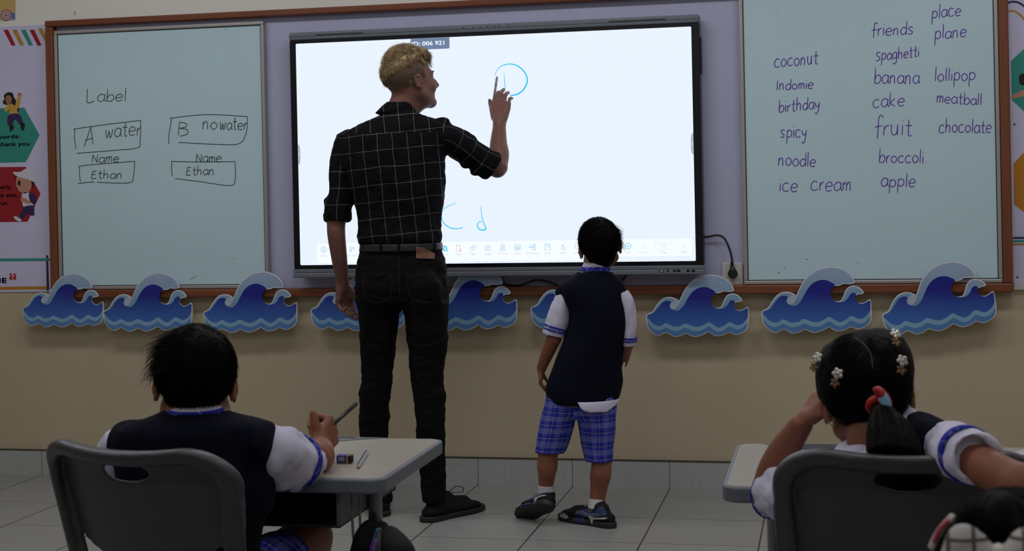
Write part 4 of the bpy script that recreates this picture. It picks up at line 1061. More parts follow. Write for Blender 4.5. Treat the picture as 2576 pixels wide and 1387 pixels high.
def pencil(p, q, r, name, label, m_body, stripe=None, parent=None):
    p = np.asarray(p, float); q = np.asarray(q, float); t = thing(name, (p+q)/2, label, 'pencil')
    d = nrm(q-p); L = np.linalg.norm(q-p)
    Geo().tube([p+d*.016, q], r, 6).build('body', m_body, t)
    if stripe:
        u = nrm(np.cross(d, (0, 0, 1)))
        Geo().tube([p+d*.016+np.array([0, 0, r*.55])-u*r*.3, q+np.array([0, 0, r*.55])-u*r*.3], r*.62, 6).build('dark_stripe', stripe, t)
    Geo().tube([p+d*.017, p+d*.004], [r*.98, r*.35], 8).build('sharpened_wood', mat('pencil_wood', (.50, .28, .15), .6), t)
    Geo().tube([p+d*.0042, p], [r*.36, r*.05], 6).build('lead', M_black, t)
    return t
pencil(atz(899, 1177, ZD+.0045), atz(923, 1138, ZD+.0045), .0040, 'pencil', 'short blue grey pencil lying on the left desk beside the sharpener', mat('pencil_blue_grey', (.40, .47, .58), .35), M_black)

# bag hanging on the hook of the left desk
def backpack():
    hx, hy = dxr-.080, DY0+.05
    top = at(945, 1305, hy-.03); base = np.array([top[0]+.02, hy-.05, .20])
    t = thing('backpack', base, 'black school bag with teal and violet pattern hanging from the left desk', 'bag')
    V = Vox(base-np.array([.12, .10, .01]), top+np.array([.16, .12, .03]), .005)
    w = lambda u, v, y: at(u, v, y)
    L = Loft([(w(948, 1312, hy-.035), .020, .014), (w(945, 1340, hy-.04), .036, .030), (w(952, 1380, hy-.045), .052, .045), (w(965, 1460, hy-.05), .075, .06), (w(970, 1600, hy-.05), .080, .065)], side=CR); V.loft(L, .02)
    v, f = V.mesh(2); v = folds(v, f, .006, 16, 3)
    mk('bag_body', v, f, mat('bag_cloth', (.0022, .0024, .0027), .8, .15, bump=.4, bump_scale=260), t, smooth=True)
    V = Vox(w(940, 1600, hy-.12)-.05, w(1040, 1290, hy)+.06, .005)
    L = Loft([(w(972, 1326, hy-.055), .018, .012), (w(985, 1352, hy-.07), .030, .022), (w(998, 1390, hy-.08), .038, .03), (w(1005, 1470, hy-.085), .045, .035), (w(1005, 1580, hy-.085), .045, .035)], side=CR); V.loft(L, .02)
    v, f = V.mesh(2); mk('front_pocket', v, f, mat('bag_cloth_glossy', (.002, .002, .0025), .6, .2, bump=.3, bump_scale=200), t, smooth=True)
    q = Geo()
    q.tube(spline([w(931, 1330, hy-.03), w(934, 1305, hy-.03), w(940, 1294, hy-.03), w(948, 1300, hy-.035), w(951, 1318, hy-.04)], 5), .0055, 8, flat=(1, .6)); q.build('hang_loop', M_cable, t, smooth=True)
    m, g = newmat('bag_pattern', .5); tc = g.n('ShaderNodeTexCoord'); n = g.noise(tc.outputs['Object'], 45, 3)
    k = g.math('GREATER_THAN', n, .52); k2 = g.math('GREATER_THAN', g.noise(tc.outputs['Object'], 28, 2), .5)
    g.l(g.mix(k, (.01, .01, .015), g.mix(k2, (.01, .17, .20), (.10, .03, .20))), g.b.inputs['Base Color'])
    V = Vox(w(938, 1600, hy-.15)-.05, w(1030, 1300, hy)+.06, .005)
    L = Loft([(w(956, 1328, hy-.062), .009, .008), (w(954, 1360, hy-.085), .016, .010), (w(952, 1400, hy-.095), .020, .012), (w(955, 1480, hy-.10), .024, .014)], side=CR); V.loft(L, .01)
    v, f = V.mesh(2); mk('patterned_panel', v, f, m, t, smooth=True)
    V = Vox(w(990, 1600, hy-.15)-.05, w(1060, 1330, hy)+.06, .005)
    L = Loft([(w(1012, 1378, hy-.05), .010, .01), (w(1020, 1395, hy-.05), .020, .016), (w(1022, 1440, hy-.05), .028, .022)], side=CR); V.loft(L, .01)
    v, f = V.mesh(2); mk('patterned_pocket', v, f, mat('bag_teal', (.02, .16, .30), .45, noise_amt=.6, noise_scale=30), t, smooth=True)
backpack()
# wrinkled plastic wrapper behind the girl's sleeve on the right desk
def wrapper():
    c = np.array([atz(2550, 1150, ZD+.03)[0], DY0+.18, ZD+.001])
    V = Vox(c-np.array([.11, .09, .01]), c+np.array([.16, .09, .06]), .004)
    V.ell(c+np.array([.01, 0, .022]), (.085, .055, .020)); V.plane(c+np.array([0, 0, 0]), (0, 0, -1))
    v, f = V.mesh(1); v = folds(v, f, .010, 26, 5); v[:, 2] = np.maximum(v[:, 2], c[2])
    m, g = newmat('wrapper_film', .22, .6); tc = g.n('ShaderNodeTexCoord'); n = g.noise(tc.outputs['Object'], 22, 3)
    r = g.n('ShaderNodeMapRange'); r.inputs['From Min'].default_value = .42; r.inputs['From Max'].default_value = .52; g.l(n, r.inputs['Value'])
    g.l(g.mix(r.outputs[0], (.13, .05, .25), (.55, .53, .55)), g.b.inputs['Base Color'])
    o = mk('pencil_pouch', v, f, m, loc=c, smooth=True); tag(o, 'crumpled purple and clear plastic pouch on the right desk', 'pouch')
wrapper()
# ------------------------------------------------------------------ figures: shared anatomy
M_skin_pale = skin_material('pale_skin', (.20, .095, .074))
M_skin_brown = skin_material('brown_skin', (.255, .10, .060))
M_eye = mat('eye_white', (.7, .68, .65), .2, .6); M_iris = mat('iris_brown', (.03, .015, .008), .15, .6)
M_blond = hair_material('blond_hair', (.22, .145, .07), (.50, .36, .19), .45, .4, 70)
M_fade = hair_material('cropped_hair', (.13, .085, .06), (.20, .135, .095), .7, .15, 400)
M_dark = hair_material('black_hair', (.0025, .0021, .0021), (.0055, .0045, .0042), .6, .08, 120)
M_vest = mat('navy_knit', (.0035, .0042, .013), .9, .12, bump=.35, bump_scale=330)
M_vrib = mat('navy_rib', (.003, .0035, .011), .9, .1, bump=.5, bump_scale=420)
M_shirtw = mat('white_school_cotton', (.62, .60, .76), .75, .2, bump=.15, bump_scale=60)
M_trim = trim_material('blue_check_trim')
M_short = school_plaid('blue_plaid')
M_sock = mat('white_sock', (.60, .58, .62), .9, .1, bump=.4, bump_scale=300)
M_brow = mat('brow_hair', (.10, .06, .03), .7)

def axes(yaw, pitch=0, roll=0):
    """figure axes: facing direction F, own right R, up U; yaw 0 looks at the front wall (+Y), positive turns to the right"""
    F = np.array([math.sin(yaw)*math.cos(pitch), math.cos(yaw)*math.cos(pitch), math.sin(pitch)])
    R = np.array([math.cos(yaw), -math.sin(yaw), 0.0]); U = np.cross(R, F)
    R2 = R*math.cos(roll)-U*math.sin(roll); U2 = U*math.cos(roll)+R*math.sin(roll)
    return R2, F, U2
def head(V, C, ax, s, kid=False, neck_to=None, neck_r=.05):
    """skull, face, ears; C midway between the ears, s = 1 for a 0.23 m head"""
    R, F, U = ax; p = lambda r, f, u: C+(R*r+F*f+U*u)*s
    V.ell(p(0, -.012, .030), np.array([.0755, .0965, .086])*s, ax)
    fy = .0 if not kid else .006
    V.ell(p(0, .034, -.028+fy), np.array([.062, .060, .082])*s, ax, .02*s)
    for q in (-1, 1):
        V.cap(p(q*.050, .005, -.050), p(q*.012, .072, -.096+fy), .022*s, .017*s, .022*s)
        V.ell(p(q*.036, .066, -.030+fy), np.array([.026, .022, .026])*s*(1.15 if kid else 1), ax, .016*s)
        V.cap(p(q*.012, .086, .020), p(q*.046, .070, .018), .012*s, .010*s, .014*s)
    V.ell(p(0, .078, -.096+fy), np.array([.019, .017, .016])*s, ax, .012*s)
    for q in (-1, 1): V.ell(p(q*.031, .100, .001), np.array([.017, .014, .0125])*s, ax, .012*s, True)
    nl = .114 if not kid else .105
    V.chain([p(0, .086, .012), p(0, nl-.008, -.016), p(0, nl, -.030)], [.0085*s, .0095*s, .0115*s], .008*s)
    for q in (-1, 1): V.ell(p(q*.011, nl-.012, -.036), np.array([.0085, .010, .008])*s, ax, .006*s)
    for a, b, r in ((-.058, .089, .0078), (-.069, .088, .0085)):
        V.cap(p(-.016, b-.006, a), p(0, b, a), r*.8*s, r*s, .005*s); V.cap(p(.016, b-.006, a), p(0, b, a), r*.8*s, r*s, .005*s)
    V.cap(p(-.019, .0965, -.0635), p(.019, .0965, -.0635), .0016*s, None, .004*s, True)
    for q in (-1, 1):
        e = p(q*.079, -.012, -.006); ea = np.array([nrm(R*q*.94-F*.30), nrm(F*.95+R*q*.28+U*-.15), nrm(U+F*-.18)]); k0 = .86*s if not kid else .80*s
        V.ell(e, np.array([.0075, .019, .032])*k0, ea, .006*s)
        for k in range(9):
            a0 = math.radians(-70+k*31); a1 = math.radians(-70+(k+1)*31)
            V.cap(e+ea[0]*.006*k0+(ea[1]*-math.cos(a0)*.016+ea[2]*math.sin(a0)*.028)*k0, e+ea[0]*.006*k0+(ea[1]*-math.cos(a1)*.016+ea[2]*math.sin(a1)*.028)*k0, .0042*k0, None, .003*s)
        V.ell(e+ea[0]*.009*k0+ea[1]*.003*k0, np.array([.006, .009, .017])*k0, ea, .004*s, True)
        V.ell(e-ea[2]*.029*k0+ea[1]*.006*k0+ea[0]*.002*k0, np.array([.006, .008, .009])*k0, ea, .004*s)
    if neck_to is not None:
        V.cap(p(0, -.022, -.045), neck_to, neck_r*.94, neck_r, .022*s)
        V.cap(p(0, .02, -.07), np.asarray(neck_to)+F*.02, neck_r*.75, neck_r*.8, .02*s)
def eyes(parent, C, ax, s, kid=False):
    R, F, U = ax
    for q in (-1, 1):
        bm = bmesh.new(); bmesh.ops.create_uvsphere(bm, u_segments=18, v_segments=12, radius=.0108*s)
        c = C+(R*q*.031+F*.0775+U*.001)*s; vs = np.array([v.co[:] for v in bm.verts])+c
        fs = [[v.index for v in f.verts] for f in bm.faces]; bm.free()
        e = mk('eye', vs, fs, M_eye, parent, smooth=True)
        bm = bmesh.new(); bmesh.ops.create_uvsphere(bm, u_segments=14, v_segments=10, radius=.0064*s)
        c2 = c+F*.0058*s; vs = np.array([v.co[:] for v in bm.verts])+c2; fs = [[v.index for v in f.verts] for f in bm.faces]; bm.free()
        mk('iris', vs, fs, M_iris, e, smooth=True)
def hand(V, wrist, F, N, T, s, curl=(.5, .5, .5, .5), thumb=(.7, .6, .3), tcurl=.4, spread=.06, rw=.022, tl=1.0, tr=1.0):
    """F to the fingers, N palm side, T thumb side; curl in radians per joint for index..little"""
    F = nrm(F); N = nrm(np.asarray(N)-F*(np.asarray(N)@F)); T0 = np.cross(N, F); T = T0 if T0@np.asarray(T) > 0 else -T0
    w = np.asarray(wrist, float)
    kn = [w+F*(.088-.006*abs(i-1)-.004*(i == 3))*s+T*(.031-.0205*i)*s-N*.002*s for i in range(4)]
    for i in range(4):
        st = w+F*.008*s+T*(.016-.011*i)*s
        V.cap(st, kn[i], .0125*s, .0108*s, .010*s)
    V.cap(w+F*.02*s+T*.02*s+N*.006*s, w+F*.05*s+T*.026*s+N*.008*s, .013*s, .010*s, .010*s)
    V.cap(w+F*.02*s-T*.018*s+N*.005*s, w+F*.055*s-T*.026*s+N*.005*s, .011*s, .010*s, .010*s)
    V.cap(w-F*.012*s, w+F*.012*s, rw*.92*s, rw*.95*s, .014*s)
    ln = [(.043, .026, .021), (.047, .030, .022), (.044, .028, .021), (.034, .021, .019)]; tips = []
    for i in range(4):
        c = curl[i] if not isinstance(curl[i], (tuple, list)) else None
        cs = curl[i] if c is None else (c, c*1.15, c*.7)
        p = kn[i]; a = 0; d0 = nrm(F+T*(spread*(1.5-i)))
        r = (.0092, .0088, .0080, .0070) if i < 3 else (.0080, .0075, .0069, .0061)
        for j in range(3):
            a += cs[j]; d = d0*math.cos(a)+N*math.sin(a); q = p+d*ln[i][j]*s
            V.cap(p, q, r[j]*s, r[j+1]*s, .0035*s if j == 0 else .0015*s); p = q
        tips.append(p)
    b = w+F*.022*s+T*.026*s+N*.006*s; d = nrm(T*thumb[0]+F*thumb[1]+N*thumb[2]); m = b+d*.040*s*tl
    V.cap(b, m, .0125*s, .0102*s*tr, .009*s)
    d2 = nrm(d+(F*.5+N*.4-T*.4)*tcurl); m2 = m+d2*.030*s*tl; V.cap(m, m2, .0100*s*tr, .0088*s*tr, .002*s)
    d3 = nrm(d2+(F*.35+N*.3-T*.3)*tcurl); tip = m2+d3*.024*s*tl; V.cap(m2, tip, .0090*s*tr, .0074*s*tr, .001*s)
    return tips, tip
def strands(C, ax, rad, n, where, flow, length, lift=.0, width=.0011, seg=5, seed=1, wave=.0, clump=0, tipw=.15):
    """hair blades rooted on an ellipsoid; where(d)->bool mask, flow(d)->direction field (figure axes), length(d)->m"""
    rs = np.random.RandomState(seed); A = np.array(ax)
    d = rs.normal(size=(n*6, 3)); d /= np.linalg.norm(d, axis=1)[:, None]
    d = d[where(d)][:n]; n = len(d)
    L = length(d)*(0.75+.5*rs.rand(n)); rad = np.asarray(rad, float)
    ph = np.stack([np.sin(d@rs.normal(size=3)*7+1), np.sin(d@rs.normal(size=3)*9), np.sin(d@rs.normal(size=3)*8+2)], 1)
    jit = rs.normal(size=(n, 3))*.12
    P = [C+(d*rad)@A]; cur = d.copy(); lf = np.zeros(n); lr = np.abs(rs.normal(size=n))*.6+.4
    for j in range(seg):
        t = flow(cur)+jit+ph*wave; t = t-cur*(t*cur).sum(1)[:, None]; t /= np.linalg.norm(t, axis=1)[:, None]+1e-9
        cur = cur+t*(L/seg/rad.mean())[:, None]; cur /= np.linalg.norm(cur, axis=1)[:, None]
        lf = lf+lift/seg*lr*(1-.25*j/seg)
        P.append(C+(cur*rad*(1+(lf/rad.mean()))[:, None])@A)
    P = np.array(P)                                   # seg+1, n, 3
    cen = C; out = P-cen; tang = np.gradient(P, axis=0); side = np.cross(tang, out); side /= np.linalg.norm(side, axis=2)[:, :, None]+1e-9
    out = out/np.linalg.norm(out, axis=2)[:, :, None]
    w = width*np.linspace(1, tipw, seg+1)[:, None, None]
    a = P+side*w; b = P-side*w; c = P+out*w*1.1
    V = np.stack([a, b, c], 2).transpose(1, 0, 2, 3).reshape(-1, 3)      # n, seg+1, 3
    base = (np.arange(n)*(seg+1)*3)[:, None, None]; j = (np.arange(seg)*3)[None, :, None]
    F = []
    for k in range(3):
        k2 = (k+1) % 3
        F.append(np.concatenate([base+j+k, base+j+k2, base+j+3+k2, base+j+3+k], 2).reshape(-1, 4))
    return V, np.concatenate(F)
def join(parts):
    Vs, Fs, Ms = [], [], []; o = 0
    for p in parts:
        v, f = p[0], p[1]; Vs.append(v); Fs.append(f+o); Ms.append(np.full(len(f), p[2] if len(p) > 2 else 0)); o += len(v)
    return np.concatenate(Vs), np.concatenate(Fs), np.concatenate(Ms)
def hair_cap(C, ax, rad, h, cuts, seed=0, amp=.002, extra=None):
    """scalp-hugging hair mass: ellipsoid limited by half spaces given in figure axes"""
    V = Vox(C-rad.max()-.03, C+rad.max()+.03, h); V.ell(C, rad, ax)
    if extra: extra(V)
    A = np.array(ax)
    for (p, n, k) in cuts: V.plane(C+np.array(p)@A, np.array(n)@A, k=k)
    v, f = V.mesh(2); return folds(v, f, amp, 60, seed, (1, 1, .5)), f
def surf(u, v, hc, ax, rad):
    """point of a hair ellipsoid on the sight line (or nearest to it) and its normal"""
    A = np.array(ax); d = CF+CR*(u-PPX)/FPX-CU*(v-PPY)/FPX; d = d/np.linalg.norm(d); o = ((CAM-hc)@A.T)/rad; dd = (d@A.T)/rad
    b_ = o@dd; a_ = dd@dd; disc = b_*b_-a_*(o@o-1)
    e = o+dd*((-b_-math.sqrt(max(disc, 0)))/a_); e = e/np.linalg.norm(e)
    return hc+(e*rad)@A, nrm((e/rad)@A)
def shoe(parent, name, toe, heel, up, wid, m_up, m_sole, h=.07, label=None, sole_t=.018, ank=None, low=False):
    """shoe from sole points; returns the part"""
    toe = np.asarray(toe, float); heel = np.asarray(heel, float); F = nrm(toe-heel); Lg = np.linalg.norm(toe-heel); up = nrm(np.asarray(up)-F*(np.asarray(up)@F)); S = np.cross(F, up)
    q = lambda f, u, s=0: heel+F*f*Lg+up*u+S*s
    lo = np.minimum(toe, heel)-.11; hi = np.maximum(toe, heel)+.16
    V = Vox(lo, hi, .003)
    L = Loft([(q(.03, .030), wid*.34, .022), (q(.14, .034), wid*.40, .026), (q(.35, .033), wid*.39, .025), (q(.6, .031), wid*.47, .022), (q(.8, .028), wid*.48, .018), (q(.93, .024), wid*.38, .014), (q(.985, .022), wid*.2, .010)], side=S, flat=False)
    V.loft(L, .0)
    V.chain([q(.17, .04), q(.17, h)], [wid*.37, wid*.36], .012)
    V.chain([q(.30, .045), q(.36, h*.9)], [wid*.33, wid*.24], .014)
    V.chain([q(.45, .045), q(.7, .035)], [wid*.33, wid*.33], .012)
    if ank is not None: V.cap(q(.2, .06), ank, wid*.36, wid*.34, .01)
    V.plane(q(0, sole_t-.002), -up)
    V.plane(q(0, h+.004), up+F*-.15) if ank is None else None
    v, f = V.mesh(2); o = mk(name, v, f, m_up, parent, smooth=True, label=label); bv = tree(v, f)
    V = Vox(lo, hi, .003)
    L = Loft([(q(.0, sole_t/2), wid*.30, sole_t/2), (q(.08, sole_t/2), wid*.42, sole_t/2), (q(.35, sole_t/2), wid*.41, sole_t/2), (q(.62, sole_t/2), wid*.51, sole_t/2), (q(.85, sole_t/2), wid*.50, sole_t/2), (q(.97, sole_t/2), wid*.36, sole_t/2), (q(1.01, sole_t/2), wid*.15, sole_t/2)], side=S, flat=False)
    def slab(X, Y, Z):
        return 0
    # flat sole: wide rounded outline clipped to a slab
    L.b[:] = .05; V.loft(L); V.plane(q(0, 0), -up); V.plane(q(0, sole_t), up)
    v, f = V.mesh(1); mk('sole', v, f, m_sole, o, smooth=False)
    return o, q, bv
# ------------------------------------------------------------------ the man at the display
def teacher():
    foot = np.array([.60, -.66, 0.0])
    t = thing('person', foot, 'person in dark grid check shirt and black trousers writing on the lit display', 'person')
    hC = at(1033, 205, -.60); ax = axes(math.radians(44), math.radians(9), math.radians(-2)); s = .97
    ayaw = np.array([math.cos(.0), 0, 0])
    TY = -.62
    # joints
    shR, elR, wrR = at(1100, 338, -.58), at(1251, 424, -.43), at(1257, 304, -.30)
    shL, elL, wrL = at(872, 350, -.62), at(846, 552, -.66), at(862, 716, -.60)
    V = Vox(np.array([.13, -.98, -.01]), np.array([1.25, -.02, 1.83]), .0042)
    neck = at(1006, 285, -.615)
    head(V, hC, ax, s, False, neck, .056)
    # trunk (under the clothes) and legs
    tr = Loft([row(968, 1045, 288, TY, .06), row(895, 1090, 335, TY, .075), row(880, 1105, 420, TY, .10), row(905, 1100, 540, TY, .09), row(912, 1105, 620, TY, .09), row(910, 1110, 700, TY, .10), row(925, 1095, 740, TY, .07)], side=CR)
    V.loft(tr, .005)
    legL = [at(955, 770, -.63), at(952, 960, -.64), at(945, 1180, -.62), at(960, 1285, -.62)]
    legR = [at(1066, 770, -.63), at(1078, 960, -.655), at(1086, 1180, -.685), at(1088, 1285, -.69)]
    for L in (legL, legR): V.chain(L, [.050, .040, .032, .022], .004)
    # arms
    V.chain([shR, elR], [.045, .037], .02)
    fa = Loft([(elR, .037, .037), (elR*.72+wrR*.28+np.array([.004, 0, 0]), .0395, .036), (elR*.45+wrR*.55, .033, .030), (wrR, .0235, .020)], side=CR); V.loft(fa, .012)
    V.chain([shL+np.array([.012, 0, -.02]), elL], [.034, .034], .02)
    fl = Loft([(elL, .035, .034), (at(846, 590, -.665), .0345, .033), (at(854, 655, -.64), .030, .029), (wrL, .0235, .021)], side=CR); V.loft(fl, .012)
    # writing hand: back of the hand to the room, pen pinched
    knk = at(1262, 246, -.245)
    Fh = nrm(knk-wrR); Nh = np.array([.10, .88, -.35]); Th = np.array([-1, .1, .1])
    tips, tt = hand(V, wrR, Fh, Nh, Th, 1.04, curl=((.26, .32, .15), (.28, .34, .15), (.33, .38, .18), (.42, .40, .2)), thumb=(.34, 1.0, .10), tcurl=.05, spread=-.03)
    # hanging hand: thumb forward, fingers curled, palm to the thigh and back
    Fd = nrm(at(868, 770, -.585)-wrL)
    hand(V, wrL, Fd, np.array([.75, -.65, .05]), np.array([.3, .9, 0]), .98, curl=((.5, .6, .4), (.65, .7, .5), (.75, .8, .5), (.85, .85, .5)), thumb=(.35, .85, .3), tcurl=.25, spread=.02)
    v, f = V.mesh(2); mk('body', v, f, M_skin_pale, t, smooth=True)
    eyes(t, hC, ax, s)
    A = np.array(ax)
    q = Geo()
    for sg in (-1, 1): q.tube([hC+(np.array([sg*a, b, c])@A)*s for a, b, c in ((.012, .0955, .021), (.026, .0945, .025), (.042, .085, .022))], [.003, .0036, .002], 6)
    q.build('eyebrows', M_brow, t, smooth=True)
    # hair: cropped sides and back, longer blond top swept to the right
    rad = np.array([.0785, .0985, .090])*s; hc = hC+(np.array([0, -.014, .031])@A)*s
    cap1 = hair_cap(hc, ax, rad*.985, .0035, [((0, .050, .0), (0, 1, -.55), .004), ((0, 0, -.058), (0, .62, -1), .004)], 2, .0008)
    # no hair over ears and cheek
    top = lambda v, f: None
    V2 = Vox(hc-.15, hc+.15, .0035); V2.ell(hc+U_(ax, .012), rad*np.array([1.02, 1.0, 1.08]), ax)
    V2.ell(hc+(np.array([.0, .040, .066])@A)*s, np.array([.060, .054, .038])*s, ax, .02)
    V2.ell(hc+(np.array([.03, .072, .056])@A)*s, np.array([.040, .030, .026])*s, ax, .015)
    V2.plane(hc+(np.array([0, .0, .016])@A)*s, np.array([.60, .25, -1])@A, k=.012)
    v2, f2 = V2.mesh(2); v2 = folds(v2, f2, .006, 30, 7, (1.2, 1.2, .6)); v2 = folds(v2, f2, .003, 75, 9, (1.2, 1.2, .6))
    fade = strands(hc, ax, rad*.985, 5200, lambda d: (d[:, 2] < .35) & (d[:, 2] > -.66) & (d[:, 1] < .42-.2*d[:, 2]) & ~((np.abs(d[:, 0]) > .72) & (d[:, 2] < -.22) & (d[:, 1] > -.32)) & (d[:, 2] > -.62-.35*d[:, 1]), lambda d: np.array([0, -.15, -1.0])+0*d, lambda d: .010+.014*(d[:, 2] > 0), .0015, .0007, 3, 5)
    whorl = np.array([.05, -.62, .62])
    def flow(d):
        return np.array([.35, 1.0, .05])+0*d+.55*np.stack([-(d[:, 2]-whorl[2]), 0*d[:, 0], d[:, 0]-whorl[0]], 1)
    def flowb(d): return np.array([.1, .1, -1.0])+.5*np.stack([np.sin(d[:, 2]*9), 0*d[:, 0], 0*d[:, 0]], 1)
    tp = strands(hc+U_(ax, .012), ax, rad*np.array([1.0, 1.0, 1.07]), 4500, lambda d: (d[:, 2] > .28+.30*d[:, 0]) & (d[:, 2] > .30+.35*(d[:, 1]-.1)), flow, lambda d: .040+.015*(d[:, 1] > .2), .011, .0010, 6, 11, .55)
    tb = strands(hc+U_(ax, .006), ax, rad*np.array([1.0, 1.0, 1.02]), 3400, lambda d: (d[:, 2] > .08+.50*d[:, 0]) & (d[:, 2] < .75) & (d[:, 1] < .10-.3*(d[:, 0] > .3)), flowb, lambda d: .030+0*d[:, 0], .006, .0009, 5, 13, .45)
    fr = strands(hc+(np.array([.018, .052, .052])@A)*s, ax, np.array([.050, .040, .034])*s, 900, lambda d: (d[:, 1] > .0) & (d[:, 2] > -.2), lambda d: np.array([.7, .8, -.15])+0*d, lambda d: .032+0*d[:, 0], .012, .0009, 5, 17, .5)
    ed = strands(hc+U_(ax, .006), ax, rad*np.array([1.02, 1.0, 1.03]), 1500, lambda d: (np.abs(d[:, 2]-(.22+.42*d[:, 0])) < .16) & (d[:, 1] < .75) & (d[:, 0] > -.3), lambda d: np.array([.1, .45, -.8])+0*d, lambda d: .026+0*d[:, 0], .006, .0009, 5, 19, .5)
    hv, hf, hm = join([(ed[0], ed[1], 0), (v2, f2, 0), (cap1[0], cap1[1], 1), (fade[0], fade[1], 1), (tp[0], tp[1], 0), (tb[0], tb[1], 0), (fr[0], fr[1], 0)])
    mk('hair', hv, hf, [M_blond, M_fade], t, smooth=True, midx=hm, label='blond tousled top with cropped brown sides')
    # shirt
    M_sh = plaid_material('grid_check_shirt', (.0030, .0028, .0044), (.22, .22, .21), .0555, .064, .0016, .0016, .014)
    b = .105
    T = Loft([row(972, 1048, 283, TY, .066), row(936, 1078, 296, TY, .082), row(902, 1112, 312, TY, .098), row(868, 1120, 332, TY, .112), row(860, 1122, 358, TY, .120), row(861, 1121, 402, TY, .125), row(872, 1121, 450, TY, .124), row(889, 1119, 500, TY, .118), row(901, 1112, 540, TY, .114), row(900, 1110, 572, TY, .114), row(898, 1112, 596, TY, .118), row(905, 1112, 613, TY, .110)], side=CR)
    dR = nrm(elR-shR)
    SR = Loft([(at(1088, 334, -.585), .052, .060), (at(1125, 348, -.56), .058, .060), (at(1165, 371, -.52), .057, .056), (at(1204, 399, -.48), .054, .052), (at(1236, 416, -.45), .053, .050)], side=np.cross(dR, (0, 1, 0)))
    SL = Loft([(at(880, 342, -.62), .046, .060), (at(871, 372, -.625), .054, .060), (at(860, 420, -.635), .046, .056), (at(856, 480, -.65), .047, .053), (at(850, 520, -.658), .050, .052), (at(850, 557, -.66), .048, .050)], side=CR)
    V = Vox(np.array([.20, -.86, .95]), np.array([1.18, -.30, 1.66]), .0042)
    V.loft(T); V.loft(SR, .018); V.loft(SL, .016); V.ell(at(875, 366, -.62), (.040, .056, .056), None, .03)
    # rolled cuffs
    for L, pts in ((SR, [(1226, 410, -.46, .056), (1240, 419, -.447, .0545)]), (SL, [(850, 538, -.659, .0525), (850, 553, -.66, .0515)])):
        C2 = Loft([(at(u, v_, y), r, r*.97) for u, v_, y, r in pts], side=CR if L is SL else np.cross(dR, (0, 1, 0))); V.loft(C2, .006)
    # sleeve creases
    for (u, v_, y, r) in ((1170, 414, -.52, .018), (1196, 432, -.49, .020), (1217, 440, -.47, .016), (1188, 352, -.50, .016), (1120, 305, -.57, .022), (886, 470, -.64, .013), (828, 505, -.655, .018), (876, 512, -.655, .014)): V.ell(at(u, v_, y), (r, r*1.3, r*.8), None, .014)
    # collar
    cl = Loft([row(967, 1046, 283, TY+.002, .066), row(970, 1044, 268, TY+.004, .062), row(972, 1042, 259, TY+.006, .058)], side=CR); V.loft(cl, .002)
    fold_ = Loft([row(941, 1050, 285, TY, .074), row(954, 1048, 272, TY, .070), row(966, 1046, 260, TY+.004, .063)], side=CR); V.loft(fold_, .002)
    V.loft(Loft([row(978, 1038, 268, TY+.008, .052), row(979, 1037, 250, TY+.008, .052)], side=CR), .001, 0, True)
    v, f = V.mesh(2)
    v = folds(v, f, .0055, 13, 4, (1.3, 1, .8)); v = folds(v, f, .0022, 38, 8)
    uv = loft_uv(v, f, [T, SR, SL], True, at(990, 334, -.74)[2]).reshape(-1, 2)
    mk('shirt', v, f, M_sh, t, smooth=True, uv=uv, label='dark shirt with a thin pale grid check and rolled sleeves')
    # trousers
    M_tr = mat('black_denim', (.0022, .0021, .0027), .85, .15, bump=.3, bump_scale=240)
    V = Vox(np.array([.28, -.95, .02]), np.array([.95, -.40, 1.12]), .0045)
    hip = Loft([row(908, 1110, 612, TY, .100), row(905, 1112, 632, TY, .104), row(897, 1121, 660, TY-.004, .112), row(893, 1126, 712, TY-.01, .122), row(893, 1130, 755, TY-.01, .118)], side=CR); V.loft(hip)
    ll = Loft([row(898, 1004, 760, -.635, .098), row(903, 1003, 805, -.637, .092), row(906, 997, 860, -.64, .080), row(909, 989, 930, -.643, .066), row(906, 984, 985, -.645, .062), row(904, 978, 1035, -.64, .060), row(905, 977, 1095, -.63, .058), row(912, 981, 1180, -.62, .054), row(925, 986, 1250, -.615, .052), row(932, 986, 1266, -.615, .052)], side=CR); V.loft(ll, .016)
    rl = Loft([row(1010, 1129, 760, -.64, .098), row(1016, 1128, 800, -.642, .094), row(1025, 1126, 860, -.648, .082), row(1031, 1118, 925, -.655, .068), row(1034, 1115, 958, -.66, .063), row(1041, 1119, 1003, -.665, .062), row(1045, 1120, 1045, -.67, .060), row(1048, 1120, 1100, -.68, .058), row(1055, 1121, 1180, -.69, .054), row(1060, 1122, 1240, -.695, .052), row(1062, 1122, 1262, -.695, .052)], side=CR); V.loft(rl, .016)
    V.cap(at(1006, 752, -.70), at(1006, 778, -.60), .012, .010, .012)
    for sgn, (u, v_) in ((1, (955, 735)), (1, (1068, 735))): V.ell(at(u, v_, -.70), (.068, .050, .075), None, .03)
    # denim bunches at the knees
    for (u, v_, y, r) in ((918, 985, -.64, .020), (1108, 1000, -.66, .018), (970, 1050, -.64, .014)): V.ell(at(u, v_, y), (r, r*1.4, r), None, .02)
    v, f = V.mesh(2); v = folds(v, f, .004, 16, 6, (1, 1, 1.6)); v = folds(v, f, .0015, 45, 2, (1, 1, 1.4))
    tr_o = mk('trousers', v, f, M_tr, t, smooth=True, label='black jeans'); bv = tree(v, f)
    M_seam = mat('dark_stitching', (.014, .013, .014), .8)
    q = Geo(); q.tube(np.array([drape(bv, u, v_, .0002) for u, v_ in spline([(1003, 640), (1004, 690), (1006, 745)], 8)]), .0011, 5)
    q.build('centre_seam', M_seam, tr_o)
